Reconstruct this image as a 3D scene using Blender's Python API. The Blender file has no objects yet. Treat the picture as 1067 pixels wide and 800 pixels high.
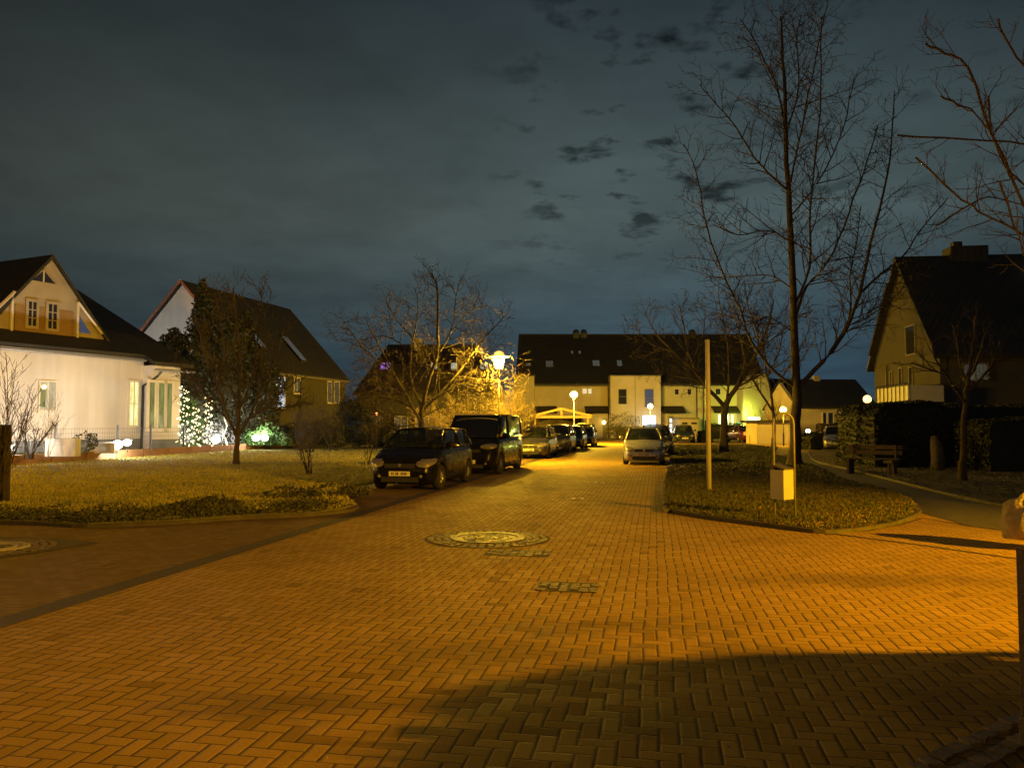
import bpy, math, random
from mathutils import Vector, Matrix
random.seed(7)
rnd = random.random
def U(a, b): return a + (b - a) * random.random()
scene = bpy.context.scene
COL = scene.collection
R = math.radians
# ------------------------------------------------------------------ camera model
F, CX, CY, TH, CH = 821.0, 533.5, 400.0, R(2.894), 1.6
def P(px, py, D):
    u = (px - CX) / F; v = (CY - py) / F
    k = math.cos(TH) - v * math.sin(TH)
    return Vector((u / k * D, D, CH + (math.sin(TH) + v * math.cos(TH)) / k * D))
def G(px, py):
    v = (CY - py) / F
    k = math.cos(TH) - v * math.sin(TH)
    D = -CH * k / (math.sin(TH) + v * math.cos(TH))
    p = P(px, py, D); return (p.x, p.y)
RA = R(10.3)                                  # heading of the street
def ST(s, t): return (s * math.sin(RA) + t * math.cos(RA), s * math.cos(RA) - t * math.sin(RA))

# ------------------------------------------------------------------ tags
def tag(o, label=None, cat=None, group=None, kind=None):
    if label: o['label'] = label
    if cat: o['category'] = cat
    if group: o['group'] = group
    if kind: o['kind'] = kind
    return o
def empty(name, loc=(0, 0, 0), rz=0.0, parent=None):
    o = bpy.data.objects.new(name, None); COL.objects.link(o)
    o.location = loc; o.rotation_euler = (0, 0, rz); o.empty_display_size = .2
    if parent: o.parent = parent
    return o
def copy_tree(o, parent=None):
    c = o.copy(); COL.objects.link(c)
    if parent: c.parent = parent
    for ch in list(o.children): copy_tree(ch, c)
    return c

# ------------------------------------------------------------------ mesh builder
class MB:
    def __init__(s): s.v = []; s.f = []
    def face(s, pts):
        n = len(s.v); s.v += [tuple(p) for p in pts]; s.f.append(tuple(range(n, n + len(pts)))); return s
    def box(s, x0, x1, y0, y1, z0, z1, M=None):
        c = [(x0,y0,z0),(x1,y0,z0),(x1,y1,z0),(x0,y1,z0),(x0,y0,z1),(x1,y0,z1),(x1,y1,z1),(x0,y1,z1)]
        if M: c = [tuple(M @ Vector(p)) for p in c]
        n = len(s.v); s.v += c
        for f in ((0,3,2,1),(4,5,6,7),(0,1,5,4),(1,2,6,5),(2,3,7,6),(3,0,4,7)): s.f.append(tuple(n + i for i in f))
        return s
    def prism(s, poly, off):                    # polygon (3d pts) extruded by vector
        n = len(s.v); m = len(poly); o = Vector(off)
        s.v += [tuple(Vector(p)) for p in poly] + [tuple(Vector(p) + o) for p in poly]
        s.f.append(tuple(n + i for i in range(m))[::-1]); s.f.append(tuple(n + m + i for i in range(m)))
        for i in range(m):
            j = (i + 1) % m; s.f.append((n + i, n + j, n + m + j, n + m + i))
        return s
    def tube(s, pts, rad, k=5, caps=True):
        if not isinstance(rad, (list, tuple)): rad = [rad] * len(pts)
        pts = [Vector(p) for p in pts]; n0 = len(s.v)
        for i, p in enumerate(pts):
            a = pts[max(i - 1, 0)]; b = pts[min(i + 1, len(pts) - 1)]
            d = (b - a); d = d.normalized() if d.length > 1e-9 else Vector((0, 0, 1))
            ref = Vector((0, 0, 1)) if abs(d.z) < .8 else Vector((1, 0, 0))
            e1 = d.cross(ref).normalized(); e2 = d.cross(e1)
            for j in range(k):
                t = 2 * math.pi * j / k
                s.v.append(tuple(p + (e1 * math.cos(t) + e2 * math.sin(t)) * rad[i]))
        for i in range(len(pts) - 1):
            for j in range(k):
                q = (j + 1) % k; a = n0 + i * k
                s.f.append((a + j, a + k + j, a + k + q, a + q))
        if caps and k > 3:
            s.f.append(tuple(n0 + j for j in range(k))); s.f.append(tuple(n0 + (len(pts) - 1) * k + j for j in range(k))[::-1])
        return s
    def lathe(s, prof, k=20, M=None):           # prof [(r,z)...]
        n0 = len(s.v)
        for r, z in prof:
            for j in range(k):
                t = 2 * math.pi * j / k; p = Vector((r * math.cos(t), r * math.sin(t), z))
                s.v.append(tuple(M @ p if M else p))
        for i in range(len(prof) - 1):
            for j in range(k):
                q = (j + 1) % k; a = n0 + i * k
                s.f.append((a + j, a + q, a + k + q, a + k + j))
        return s
    def sphere(s, c, r, k=12, sz=1.0):
        pr = [(max(1e-4, r * math.sin(math.pi * i / (k // 2 + 2))), -r * sz * math.cos(math.pi * i / (k // 2 + 2))) for i in range(k // 2 + 3)]
        return s.lathe(pr, k, Matrix.Translation(c))
    def leaf(s, c, size):
        a = Vector((U(-1,1), U(-1,1), U(-1,1))); a = a.normalized() if a.length > .01 else Vector((1,0,0))
        b = a.cross(Vector((U(-1,1), U(-1,1), U(-1,1))))
        b = b.normalized() if b.length > .01 else Vector((0,1,0))
        c = Vector(c); a *= size; b *= size * .55
        s.face((c - a, c + b, c + a, c - b)); return s
    def build(s, name, mat, parent=None, smooth=False, bevel=0, loc=None):
        me = bpy.data.meshes.new(name); me.from_pydata(s.v, [], s.f); me.update()
        if mat: me.materials.append(mat)
        if smooth: me.polygons.foreach_set('use_smooth', [True] * len(me.polygons))
        o = bpy.data.objects.new(name, me); COL.objects.link(o)
        if parent: o.parent = parent
        if loc: o.location = loc
        if bevel:
            m = o.modifiers.new('bevel', 'BEVEL'); m.width = bevel; m.segments = 2; m.limit_method = 'ANGLE'
        return o

# ------------------------------------------------------------------ materials
class NT:
    def __init__(s, name):
        s.m = bpy.data.materials.new(name); s.m.use_nodes = True
        s.t = s.m.node_tree; s.b = s.t.nodes['Principled BSDF']
    def n(s, ty, **k):
        x = s.t.nodes.new(ty)
        for a, b in k.items(): setattr(x, a, b)
        return x
    def l(s, a, b): s.t.links.new(a, b)
    def math(s, op, a, b=None, c=None):
        x = s.n('ShaderNodeMath', operation=op)
        for i, q in enumerate((a, b, c)):
            if q is None: continue
            if isinstance(q, (int, float)): x.inputs[i].default_value = q
            else: s.l(q, x.inputs[i])
        return x.outputs[0]
    def mix(s, f, a, b, ty='MIX'):
        x = s.n('ShaderNodeMix', data_type='RGBA', blend_type=ty)
        for q, i in ((f, 0), (a, 6), (b, 7)):
            if isinstance(q, (int, float)): x.inputs[i].default_value = q
            elif isinstance(q, tuple): x.inputs[i].default_value = (*q, 1)
            else: s.l(q, x.inputs[i])
        return x.outputs[2]
    def noise(s, scale, detail=4, vec=None, rough=.6):
        x = s.n('ShaderNodeTexNoise'); x.inputs['Scale'].default_value = scale
        x.inputs['Detail'].default_value = detail; x.inputs['Roughness'].default_value = rough
        if vec is None:
            tc = s.n('ShaderNodeTexCoord'); vec = tc.outputs['Object']
        s.l(vec, x.inputs['Vector']); return x.outputs['Fac']
    def ramp(s, f, a, b, lo=0., hi=1.):
        x = s.n('ShaderNodeMapRange'); x.inputs[1].default_value = a; x.inputs[2].default_value = b
        x.inputs[3].default_value = lo; x.inputs[4].default_value = hi; s.l(f, x.inputs[0]); return x.outputs[0]
    def bump(s, h, strength=.3, dist=.02):
        x = s.n('ShaderNodeBump'); x.inputs['Strength'].default_value = strength
        x.inputs['Distance'].default_value = dist; s.l(h, x.inputs['Height']); s.l(x.outputs[0], s.b.inputs['Normal']); return x
def rough_mat(name, c1, c2, scale=3, rough=.8, bump=.3, bscale=None, metal=0., dist=.02, spec=.5):
    k = NT(name)
    k.l(k.mix(k.ramp(k.noise(scale, 6), .3, .7), c1, c2), k.b.inputs['Base Color'])
    k.b.inputs['Roughness'].default_value = rough; k.b.inputs['Metallic'].default_value = metal
    k.b.inputs['Specular IOR Level'].default_value = spec
    if bump: k.bump(k.noise(bscale or scale * 8, 5), bump, dist)
    return k.m
def emit_mat(name, c, st):
    k = NT(name); k.b.inputs['Base Color'].default_value = (.8, .8, .8, 1)
    f = k.ramp(k.noise(9, 2), .2, .8, .8, 1.1)
    k.b.inputs['Emission Color'].default_value = (*c, 1)
    k.l(k.math('MULTIPLY', f, st), k.b.inputs['Emission Strength']); return k.m
def window_mat(name, c1, c2, st, scale=2.5):   # a lit room seen through curtains
    k = NT(name); tc = k.n('ShaderNodeTexCoord'); mp = k.n('ShaderNodeMapping')
    mp.inputs['Scale'].default_value = (scale * 3, scale * 3, scale * .6); k.l(tc.outputs['Object'], mp.inputs['Vector'])
    f = k.ramp(k.noise(1, 4, mp.outputs[0]), .35, .62)
    k.b.inputs['Base Color'].default_value = (.05, .05, .05, 1); k.b.inputs['Roughness'].default_value = .15
    k.l(k.mix(f, c1, c2), k.b.inputs['Emission Color']); k.b.inputs['Emission Strength'].default_value = st; return k.m

def herringbone(name, c1, c2, joint, cell=.1, ang=RA, stains=True):
    k = NT(name); tc = k.n('ShaderNodeTexCoord'); mp = k.n('ShaderNodeMapping', vector_type='TEXTURE')
    mp.inputs['Rotation'].default_value = (0, 0, -ang); mp.inputs['Scale'].default_value = (cell, cell, 1)
    k.l(tc.outputs['Object'], mp.inputs['Vector'])
    # slightly wavy laying lines
    wob = k.n('ShaderNodeTexNoise'); wob.inputs['Scale'].default_value = .9; k.l(tc.outputs['Object'], wob.inputs['Vector'])
    vm = k.n('ShaderNodeVectorMath', operation='SUBTRACT'); k.l(wob.outputs['Color'], vm.inputs[0]); vm.inputs[1].default_value = (.5, .5, .5)
    vs = k.n('ShaderNodeVectorMath', operation='SCALE'); k.l(vm.outputs[0], vs.inputs[0]); vs.inputs['Scale'].default_value = .55
    va = k.n('ShaderNodeVectorMath', operation='ADD'); k.l(mp.outputs[0], va.inputs[0]); k.l(vs.outputs[0], va.inputs[1])
    se = k.n('ShaderNodeSeparateXYZ'); k.l(va.outputs[0], se.inputs[0])
    X, Y = se.outputs[0], se.outputs[1]
    i = k.math('FLOOR', X); j = k.math('FLOOR', Y)
    fx = k.math('SUBTRACT', X, i); fy = k.math('SUBTRACT', Y, j)
    m = k.math('FLOORED_MODULO', k.math('SUBTRACT', i, j), 4.0)
    def eq(v): return k.math('COMPARE', m, float(v), .3)
    e0, e1, e2, e3 = eq(0), eq(1), eq(2), eq(3)
    dl = k.math('ADD', fx, k.math('MULTIPLY', e1, 5)); dr = k.math('ADD', k.math('SUBTRACT', 1., fx), k.math('MULTIPLY', e0, 5))
    db = k.math('ADD', fy, k.math('MULTIPLY', e2, 5)); dt = k.math('ADD', k.math('SUBTRACT', 1., fy), k.math('MULTIPLY', e3, 5))
    dx = k.math('MINIMUM', dl, dr); dy = k.math('MULTIPLY', k.math('MINIMUM', db, dt), 1.6)
    d = k.math('MINIMUM', dx, dy)
    en = k.noise(14, 3, tc.outputs['Object'])
    d2 = k.math('ADD', d, k.math('MULTIPLY', k.math('SUBTRACT', en, .5), .07))
    jm = k.ramp(d2, .045, .085)                               # 0 in the joint
    idx = k.math('SUBTRACT', i, e1); idy = k.math('SUBTRACT', j, e2)
    cb = k.n('ShaderNodeCombineXYZ'); k.l(idx, cb.inputs[0]); k.l(idy, cb.inputs[1])
    wn = k.n('ShaderNodeTexWhiteNoise', noise_dimensions='3D'); k.l(cb.outputs[0], wn.inputs['Vector'])
    odd = k.math('GREATER_THAN', wn.outputs['Value'], .985)
    col = k.mix(odd, k.mix(wn.outputs['Value'], c1, c2), tuple(c * .75 for c in c2))
    big = k.ramp(k.noise(.45, 5, tc.outputs['Object']), .3, .7, .72, 1.12)
    fine = k.ramp(k.noise(60, 4, tc.outputs['Object']), .25, .75, .8, 1.15)
    tone = k.math('MULTIPLY', big, fine)
    if stains:                                                # old oil and damp patches, kept to whole bricks
        for (sx, sy, rx, ry) in ((-.1, 5.55, 1.0, .42), (.75, 6.35, .9, .3), (-1.2, 4.6, .7, .25), (2.6, 4.6, .5, .5), (.7, 4.3, .4, .25), (3.6, 8.2, 1.3, .35), (1.6, 5.6, .5, .3)):
            q = k.n('ShaderNodeVectorMath', operation='SUBTRACT'); k.l(tc.outputs['Object'], q.inputs[0]); q.inputs[1].default_value = (sx, sy, 0)
            w = k.n('ShaderNodeVectorMath', operation='MULTIPLY'); k.l(q.outputs[0], w.inputs[0]); w.inputs[1].default_value = (1 / rx, 1 / ry, 0)
            ln = k.n('ShaderNodeVectorMath', operation='LENGTH'); k.l(w.outputs[0], ln.inputs[0])
            e = k.math('ADD', ln.outputs['Value'], k.math('MULTIPLY', k.math('SUBTRACT', wn.outputs['Value'], .5), 1.1))
            e = k.math('ADD', e, k.math('MULTIPLY', k.math('SUBTRACT', k.noise(4, 3, tc.outputs['Object']), .5), 1.5))
            tone = k.math('MULTIPLY', tone, k.ramp(e, .55, 1.2, .62, 1.))
    cc = k.n('ShaderNodeVectorMath', operation='SCALE'); k.l(col, cc.inputs[0]); k.l(tone, cc.inputs['Scale'])
    # sand fills the joints in places and leaves them open in others
    fill = k.ramp(k.noise(1.1, 3, tc.outputs['Object']), .35, .65, .75, 1.)
    jf = k.math('SUBTRACT', 1., k.math('MULTIPLY', k.math('SUBTRACT', 1., jm), fill))
    k.l(k.mix(jf, joint, cc.outputs[0]), k.b.inputs['Base Color'])
    k.l(k.ramp(wn.outputs['Value'], 0, 1, .7, .88), k.b.inputs['Roughness']); k.b.inputs['Specular IOR Level'].default_value = .18
    tilt = k.math('MULTIPLY', wn.outputs['Value'], .12)
    h = k.math('ADD', k.math('ADD', k.ramp(d2, .02, .16), tilt), k.math('MULTIPLY', k.noise(70, 4, tc.outputs['Object']), .25))
    k.bump(h, .42, .006); return k.m

M = {}
M['pave'] = herringbone('street_pavers', (.38, .235, .035), (.30, .185, .028), (.018, .012, .006))
M['pave2'] = herringbone('side_pavers', (.21, .135, .035), (.16, .10, .028), (.05, .035, .02), ang=RA + R(90), stains=False)
M['cobble'] = rough_mat('dark_cobble', (.028, .02, .013), (.06, .043, .028), 14, .8, .9, 30, dist=.03)
M['asphalt'] = rough_mat('path_asphalt', (.07, .06, .05), (.045, .04, .036), 4, .85, .5, 60)
M['kerb'] = rough_mat('kerb_concrete', (.04, .033, .025), (.09, .075, .055), 5, .8, .5, 40)
M['soil'] = rough_mat('soil', (.05, .035, .02), (.09, .065, .035), 3, .95, 1., 25, dist=.05)
M['turf'] = rough_mat('turf', (.10, .10, .02), (.20, .17, .035), 2.5, .95, 1., 22, dist=.06)
M['grass'] = rough_mat('grass_blade', (.22, .22, .03), (.50, .42, .07), 1.2, .7, 0)
M['grass_dark'] = rough_mat('ground_cover_leaf', (.045, .055, .018), (.09, .08, .03), 3, .8, 0)
M['dry_leaf'] = rough_mat('dry_leaf', (.16, .09, .035), (.30, .19, .09), 9, .7, 0)
M['bark'] = rough_mat('bark', (.030, .022, .014), (.075, .055, .033), 6, .9, .8, 30)
M['twig'] = rough_mat('twig', (.035, .026, .016), (.065, .047, .028), 3, .9, 0)
M['twig_pale'] = rough_mat('pale_twig', (.20, .15, .08), (.30, .23, .12), 3, .8, 0)
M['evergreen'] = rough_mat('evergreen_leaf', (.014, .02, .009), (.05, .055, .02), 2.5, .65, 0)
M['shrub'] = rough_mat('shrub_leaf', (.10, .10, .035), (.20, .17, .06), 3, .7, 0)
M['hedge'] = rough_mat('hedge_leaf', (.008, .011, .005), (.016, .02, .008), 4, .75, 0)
def stucco(name, c, dirt):
    k = NT(name); tc = k.n('ShaderNodeTexCoord'); mp = k.n('ShaderNodeMapping'); mp.inputs['Scale'].default_value = (3.2, 3.2, .25); k.l(tc.outputs['Object'], mp.inputs['Vector'])
    st = k.ramp(k.noise(1, 5, mp.outputs[0]), .35, .75); bl = k.ramp(k.noise(.5, 5), .3, .75)
    se = k.n('ShaderNodeSeparateXYZ'); k.l(tc.outputs['Object'], se.inputs[0])
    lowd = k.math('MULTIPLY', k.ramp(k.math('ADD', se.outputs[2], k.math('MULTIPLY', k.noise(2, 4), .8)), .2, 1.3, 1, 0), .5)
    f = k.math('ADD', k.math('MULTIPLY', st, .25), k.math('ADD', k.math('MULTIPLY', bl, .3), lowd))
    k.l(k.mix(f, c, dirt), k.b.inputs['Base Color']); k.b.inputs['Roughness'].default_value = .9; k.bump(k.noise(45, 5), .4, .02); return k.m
M['stucco'] = stucco('white_stucco', (.68, .63, .57), (.40, .35, .29))
M['gable_paint'] = rough_mat('gable_stucco', (.34, .28, .19), (.42, .36, .26), .9, .9, .3, 50)
M['stucco_warm'] = rough_mat('cream_stucco', (.50, .43, .28), (.62, .54, .38), .7, .9, .25, 60)
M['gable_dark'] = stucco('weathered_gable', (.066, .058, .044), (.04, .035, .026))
M['stucco_dull'] = rough_mat('grey_stucco', (.20, .18, .145), (.27, .245, .20), .7, .9, .3, 40)
M['ochre'] = rough_mat('ochre_panel', (.24, .14, .05), (.30, .19, .08), 1.5, .8, .2, 30)
M['wood_trim'] = rough_mat('white_trim', (.60, .54, .44), (.70, .64, .54), 3, .6, .1)
M['grey_base'] = rough_mat('grey_plinth', (.12, .13, .14), (.18, .18, .18), 2, .9, .4, 40)
def roof_mat(name, a, b):
    k = NT(name); tc = k.n('ShaderNodeTexCoord'); se = k.n('ShaderNodeSeparateXYZ'); k.l(tc.outputs['Object'], se.inputs[0])
    s1 = k.math('ABSOLUTE', k.math('SINE', k.math('MULTIPLY', k.math('ADD', se.outputs[0], se.outputs[1]), 10.5)))
    s2 = k.math('FRACT', k.math('MULTIPLY', se.outputs[2], 4.2))
    h = k.math('ADD', k.math('MULTIPLY', s1, .5), s2)
    k.l(k.mix(k.ramp(k.noise(2, 6), .3, .7), a, b), k.b.inputs['Base Color'])
    k.b.inputs['Roughness'].default_value = .7; k.bump(h, .5, .03); return k.m
M['roof'] = roof_mat('dark_roof_tiles', (.010, .009, .009), (.022, .02, .019))
M['roof_brown'] = roof_mat('brown_roof_tiles', (.018, .012, .009), (.03, .021, .015))
M['verge'] = rough_mat('terracotta_verge', (.30, .10, .05), (.4, .14, .07), 3, .7, .2)
def glass_dark(name, col=(.02, .022, .026), r=.06):
    k = NT(name); k.l(k.mix(k.noise(2, 2), col, tuple(c * 1.6 for c in col)), k.b.inputs['Base Color'])
    k.b.inputs['Roughness'].default_value = r; k.b.inputs['Specular IOR Level'].default_value = .8; return k.m
M['glass'] = glass_dark('window_glass')
M['blue_glass'] = window_mat('bluish_window', (.02, .06, .14), (.05, .10, .2), .5)
def car_glass():
    k = NT('car_glass'); k.b.inputs['Base Color'].default_value = (.02, .025, .03, 1); k.b.inputs['Roughness'].default_value = .03
    tr = k.n('ShaderNodeBsdfTransparent'); tr.inputs[0].default_value = (.45, .5, .5, 1)
    mx = k.n('ShaderNodeMixShader'); fr = k.n('ShaderNodeFresnel'); fr.inputs[0].default_value = 1.6
    sm = k.noise(3, 3)
    k.l(k.math('ADD', fr.outputs[0], k.math('MULTIPLY', sm, .6)), mx.inputs[0]); k.l(tr.outputs[0], mx.inputs[1]); k.l(k.b.outputs[0], mx.inputs[2])
    k.l(mx.outputs[0], k.t.nodes['Material Output'].inputs[0]); return k.m
M['car_glass'] = car_glass()
def paint(name, c, metal=.3, rough=.25):
    metal = 0 if max(c) < .05 else metal
    k = NT(name); k.l(k.mix(k.ramp(k.noise(5, 5), .35, .7), c, tuple(x * .8 for x in c)), k.b.inputs['Base Color'])
    k.b.inputs['Metallic'].default_value = metal; k.l(k.ramp(k.noise(4, 5), .3, .7, rough * .7, rough * 1.5), k.b.inputs['Roughness'])
    k.b.inputs['Coat Weight'].default_value = .6 if max(c) > .05 else .08; k.b.inputs['Specular IOR Level'].default_value = .5 if max(c) > .05 else .15; k.b.inputs['Coat Roughness'].default_value = .06; return k.m
M['black_paint'] = paint('black_car_paint', (.008, .008, .009))
M['silver_paint'] = paint('silver_car_paint', (.42, .41, .39), .6, .35)
M['olive_paint'] = paint('grey_car_paint', (.10, .095, .08), .5, .3)
M['dark_paint'] = paint('dark_grey_car_paint', (.035, .035, .038), .4, .3)
M['blue_paint'] = paint('dark_blue_car_paint', (.012, .018, .04), .4, .25)
M['red_paint'] = paint('dark_red_car_paint', (.10, .015, .01), .3, .3)
M['rubber'] = rough_mat('tyre_rubber', (.012, .012, .012), (.025, .024, .022), 8, .85, .3)
M['rim'] = rough_mat('alloy_rim', (.35, .34, .32), (.5, .49, .46), 9, .35, .05, metal=.9)
M['plastic'] = rough_mat('black_plastic', (.015, .015, .015), (.028, .027, .026), 9, .5, .1)
M['seat'] = rough_mat('seat_fabric', (.05, .048, .045), (.09, .085, .08), 9, .9, .2)
M['lens'] = rough_mat('headlight_lens', (.14, .13, .10), (.42, .38, .30), 30, .12, .5, 30, metal=.5)
M['tail_lens'] = rough_mat('tail_lens', (.45, .02, .01), (.6, .04, .02), 12, .15, .2)
M['tail_lit'] = emit_mat('lit_tail_lamp', (1, .10, .02), 1.4)
M['plate'] = rough_mat('plate_white', (.62, .58, .48), (.74, .70, .60), 12, .5, 0)
M['ink'] = rough_mat('plate_ink', (.03, .03, .03), (.06, .06, .06), 12, .5, 0)
M['steel'] = rough_mat('galvanised_steel', (.20, .18, .15), (.32, .29, .25), 9, .5, .1, metal=.35)
M['dark_metal'] = rough_mat('dark_metal', (.03, .03, .028), (.05, .05, .045), 8, .5, .1, metal=.5)
M['pole_wood'] = rough_mat('weathered_wood', (.22, .15, .08), (.32, .22, .12), 5, .8, .5, 30)
M['board'] = rough_mat('brown_board', (.22, .11, .045), (.34, .18, .08), 2, .8, .5, 14)
M['bin'] = rough_mat('bin_metal', (.44, .41, .34), (.52, .49, .41), 3, .5, .15, 30)
M['bin_lid'] = rough_mat('bin_lid', (.06, .055, .05), (.1, .09, .08), 6, .6, .2)
M['old_wood'] = rough_mat('old_dark_wood', (.05, .036, .022), (.09, .065, .04), 5, .85, .5, 30)
M['dark_stone'] = rough_mat('mossy_stone', (.06, .05, .03), (.13, .10, .065), 5, .9, 1., 14, dist=.06)
M['stone'] = rough_mat('pale_stone', (.22, .17, .12), (.42, .34, .25), 7, .9, 1., 14, dist=.06)
M['iron'] = rough_mat('cast_iron', (.05, .042, .033), (.16, .13, .10), 9, .46, 1., 40, metal=.6)
M['concrete'] = rough_mat('concrete', (.24, .22, .19), (.34, .31, .27), 5, .8, .5, 40)
M['stud'] = rough_mat('polished_stud', (.7, .65, .55), (.85, .8, .7), 9, .25, 0, metal=.2)
M['green'] = rough_mat('green_leaf', (.05, .12, .03), (.10, .20, .05), 5, .7, 0)
M['blue'] = rough_mat('blue_panel', (.03, .12, .30), (.05, .16, .36), 5, .6, 0)
M['em_sodium'] = emit_mat('sodium_globe', (1, .68, .22), 3.2)
M['em_sodium_dim'] = emit_mat('sodium_glow_cap', (1, .5, .08), 2.0)
M['em_white'] = emit_mat('flood_lens', (1, .97, .88), 30)
M['em_bulb'] = emit_mat('fairy_bulb', (1, .80, .36), 5)
M['em_cool'] = emit_mat('cool_bulb', (.8, .88, 1), 5)
M['em_small'] = emit_mat('porch_bulb', (1, .72, .2), 7)
M['em_red'] = emit_mat('orange_red_bulb', (1, .22, .04), 5)
M['w_warm'] = window_mat('lit_window_warm', (.9, .62, .28), (1., .85, .5), .9)
M['w_yellow'] = window_mat('lit_window_yellow', (.55, .5, .08), (1., .9, .45), 1.3)
M['w_green'] = window_mat('lit_window_greenish', (.07, .09, .02), (.22, .24, .05), .9)
M['w_white'] = window_mat('lit_window_white', (.65, .75, .8), (1., 1., .95), 2.2)
M['w_lime'] = window_mat('lit_window_lime', (.8, 1., .3), (1., 1., .7), 3.0)
M['w_purple'] = window_mat('lit_window_purple', (.1, .08, .8), (.6, .2, 1.), 1.0, 6)
M['w_dim'] = window_mat('dim_window', (.03, .026, .018), (.10, .09, .06), .6)
M['w_pale'] = window_mat('pale_window', (.25, .28, .22), (.5, .52, .42), .8)
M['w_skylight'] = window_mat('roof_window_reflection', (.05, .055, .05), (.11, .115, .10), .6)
M['w_net'] = window_mat('net_of_white_lights', (.02, .025, .05), (.75, .85, 1.), 1.4, 14)
M['curtain'] = window_mat('backlit_curtain', (.55, .42, .2), (.85, .72, .45), .7, 5)

# ------------------------------------------------------------------ ground
def flat(name, pts, z, mat, kind='structure'):
    o = MB().face([(x, y, z) for x, y in pts]).build(name, mat); return tag(o, kind=kind)
def slab(name, pts, z0, z1, mat, kind='structure'):
    a = sum(pts[i][0] * pts[(i+1) % len(pts)][1] - pts[(i+1) % len(pts)][0] * pts[i][1] for i in range(len(pts)))
    if a < 0: pts = pts[::-1]
    o = MB().prism([(x, y, z0) for x, y in pts], (0, 0, z1 - z0)).build(name, mat); return tag(o, kind=kind)
def smooth_line(pts, n=4):
    out = []
    for i in range(len(pts) - 1):
        p0 = pts[max(i-1, 0)]; p1 = pts[i]; p2 = pts[i+1]; p3 = pts[min(i+2, len(pts)-1)]
        for k in range(n):
            t = k / n
            out.append(tuple(.5 * ((2*p1[a]) + (-p0[a]+p2[a])*t + (2*p0[a]-5*p1[a]+4*p2[a]-p3[a])*t*t + (-p0[a]+3*p1[a]-3*p2[a]+p3[a])*t**3) for a in range(len(p1))))
    out.append(tuple(pts[-1])); return out
def strip(name, pts, w, z0, z1, mat, side=0.0):
    L, Rr = [], []
    for i, p in enumerate(pts):
        a = pts[max(i-1, 0)]; b = pts[min(i+1, len(pts)-1)]
        d = Vector((b[0]-a[0], b[1]-a[1])).normalized(); nrm = Vector((-d.y, d.x))
        L.append((p[0] + nrm.x * w * (.5 + side), p[1] + nrm.y * w * (.5 + side))); Rr.append((p[0] - nrm.x * w * (.5 - side), p[1] - nrm.y * w * (.5 - side)))
    m = MB()
    for i in range(len(pts) - 1):
        m.face([(*L[i], z1), (*Rr[i], z1), (*Rr[i+1], z1), (*L[i+1], z1)])
        if z1 - z0 > .01:
            m.face([(*L[i], z0), (*L[i], z1), (*L[i+1], z1), (*L[i+1], z0)]); m.face([(*Rr[i], z1), (*Rr[i], z0), (*Rr[i+1], z0), (*Rr[i+1], z1)])
    if z1 - z0 > .01:
        for i in (0, -1): m.face([(*L[i], z0), (*Rr[i], z0), (*Rr[i], z1), (*L[i], z1)])
    return tag(m.build(name, mat), kind='structure')

flat('ground', [(-500, -120), (500, -120), (500, 700), (-500, 700)], -.03, M['soil'])
flat('road', [ST(-14, -5.3), ST(-14, 22), ST(100, 22), ST(100, -5.3)], 0, M['pave'])
flat('side_street', [ST(-14, -30), ST(-14, -5.3), ST(100, -5.3), ST(100, -30)], -.004, M['pave2'])
strip('gutter', [ST(s, -5.2) for s in range(-14, 70, 4)], .27, 0, .004, M['cobble'])
# right hand lane edge
gl = [G(820, 549), G(867, 556), G(960, 568), G(1058, 582), G(1160, 597)]
strip('gutter', gl, .07, 0, .005, M['cobble'])
rl = [G(862, 557), G(905, 553), G(936, 547), G(962, 540), G(1010, 548), G(1100, 560)]
strip('gutter', rl, .06, 0, .0055, M['cobble'])

LAWN = [(-40, 13.4), (-20, 12.9), G(-30, 545), G(40, 547), G(92, 549.5), G(180, 546), G(250, 541), G(330, 537), G(372, 529)]
LAWN += [ST(18.0, -7.6), ST(24, -7.25), ST(34, -7.2), ST(62, -7.2), ST(62, -16), (-8, 62), (-40, 55)]
slab('lawn', LAWN, -.02, .07, M['turf'])
strip('kerb', smooth_line([G(-200, 543), G(-30, 545), G(40, 547), G(92, 549.5), G(180, 546), G(250, 541), G(330, 537), G(372, 529), ST(18., -7.5), ST(24, -7.15)], 4), .07, -.02, .055, M['kerb'])
ISL = [G(692, 531), G(701, 534), G(740, 541), G(800, 549), G(860, 556), G(905, 552), G(938, 545), G(958, 534), G(948, 522), G(925, 513), G(885, 503), (9.9, 24.5), (11.4, 30), (13.2, 40), (17.5, 52), (17.8, 60), (12.2, 60), G(700, 470), G(698, 484), G(693, 505)]
slab('grass_island', ISL, -.02, .06, M['soil'])
strip('kerb', smooth_line([G(948, 522), G(958, 534), G(938, 545), G(905, 552), G(860, 556), G(800, 549), G(740, 541), G(701, 534), G(692, 530.5), G(693, 505), G(698, 484), G(700, 470)], 5), .07, -.02, .065, M['kerb'])
VER = [(9.6, 11.6), G(1060, 531), G(1000, 519), G(940, 504), G(890, 491), G(850, 481), (16.5, 44), (26, 60), (60, 60), (60, 11)]
slab('verge', VER, -.02, .06, M['soil'])
strip('kerb', smooth_line([(9.6, 11.6), G(1060, 531), G(1000, 519), G(940, 504), G(890, 491), G(850, 481), (16.5, 44)], 5), .045, -.02, .068, M['kerb'])
PATH = [G(958, 534), G(948, 522), G(925, 513), G(885, 503), (9.9, 24.5), (11.4, 30), (13.2, 40), (16.5, 44), G(850, 481), G(890, 491), G(940, 504), G(1000, 519), G(1060, 531), (9.6, 11.6), G(1100, 560), G(1010, 548)]
flat('path', PATH, .006, M['asphalt'])
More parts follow.
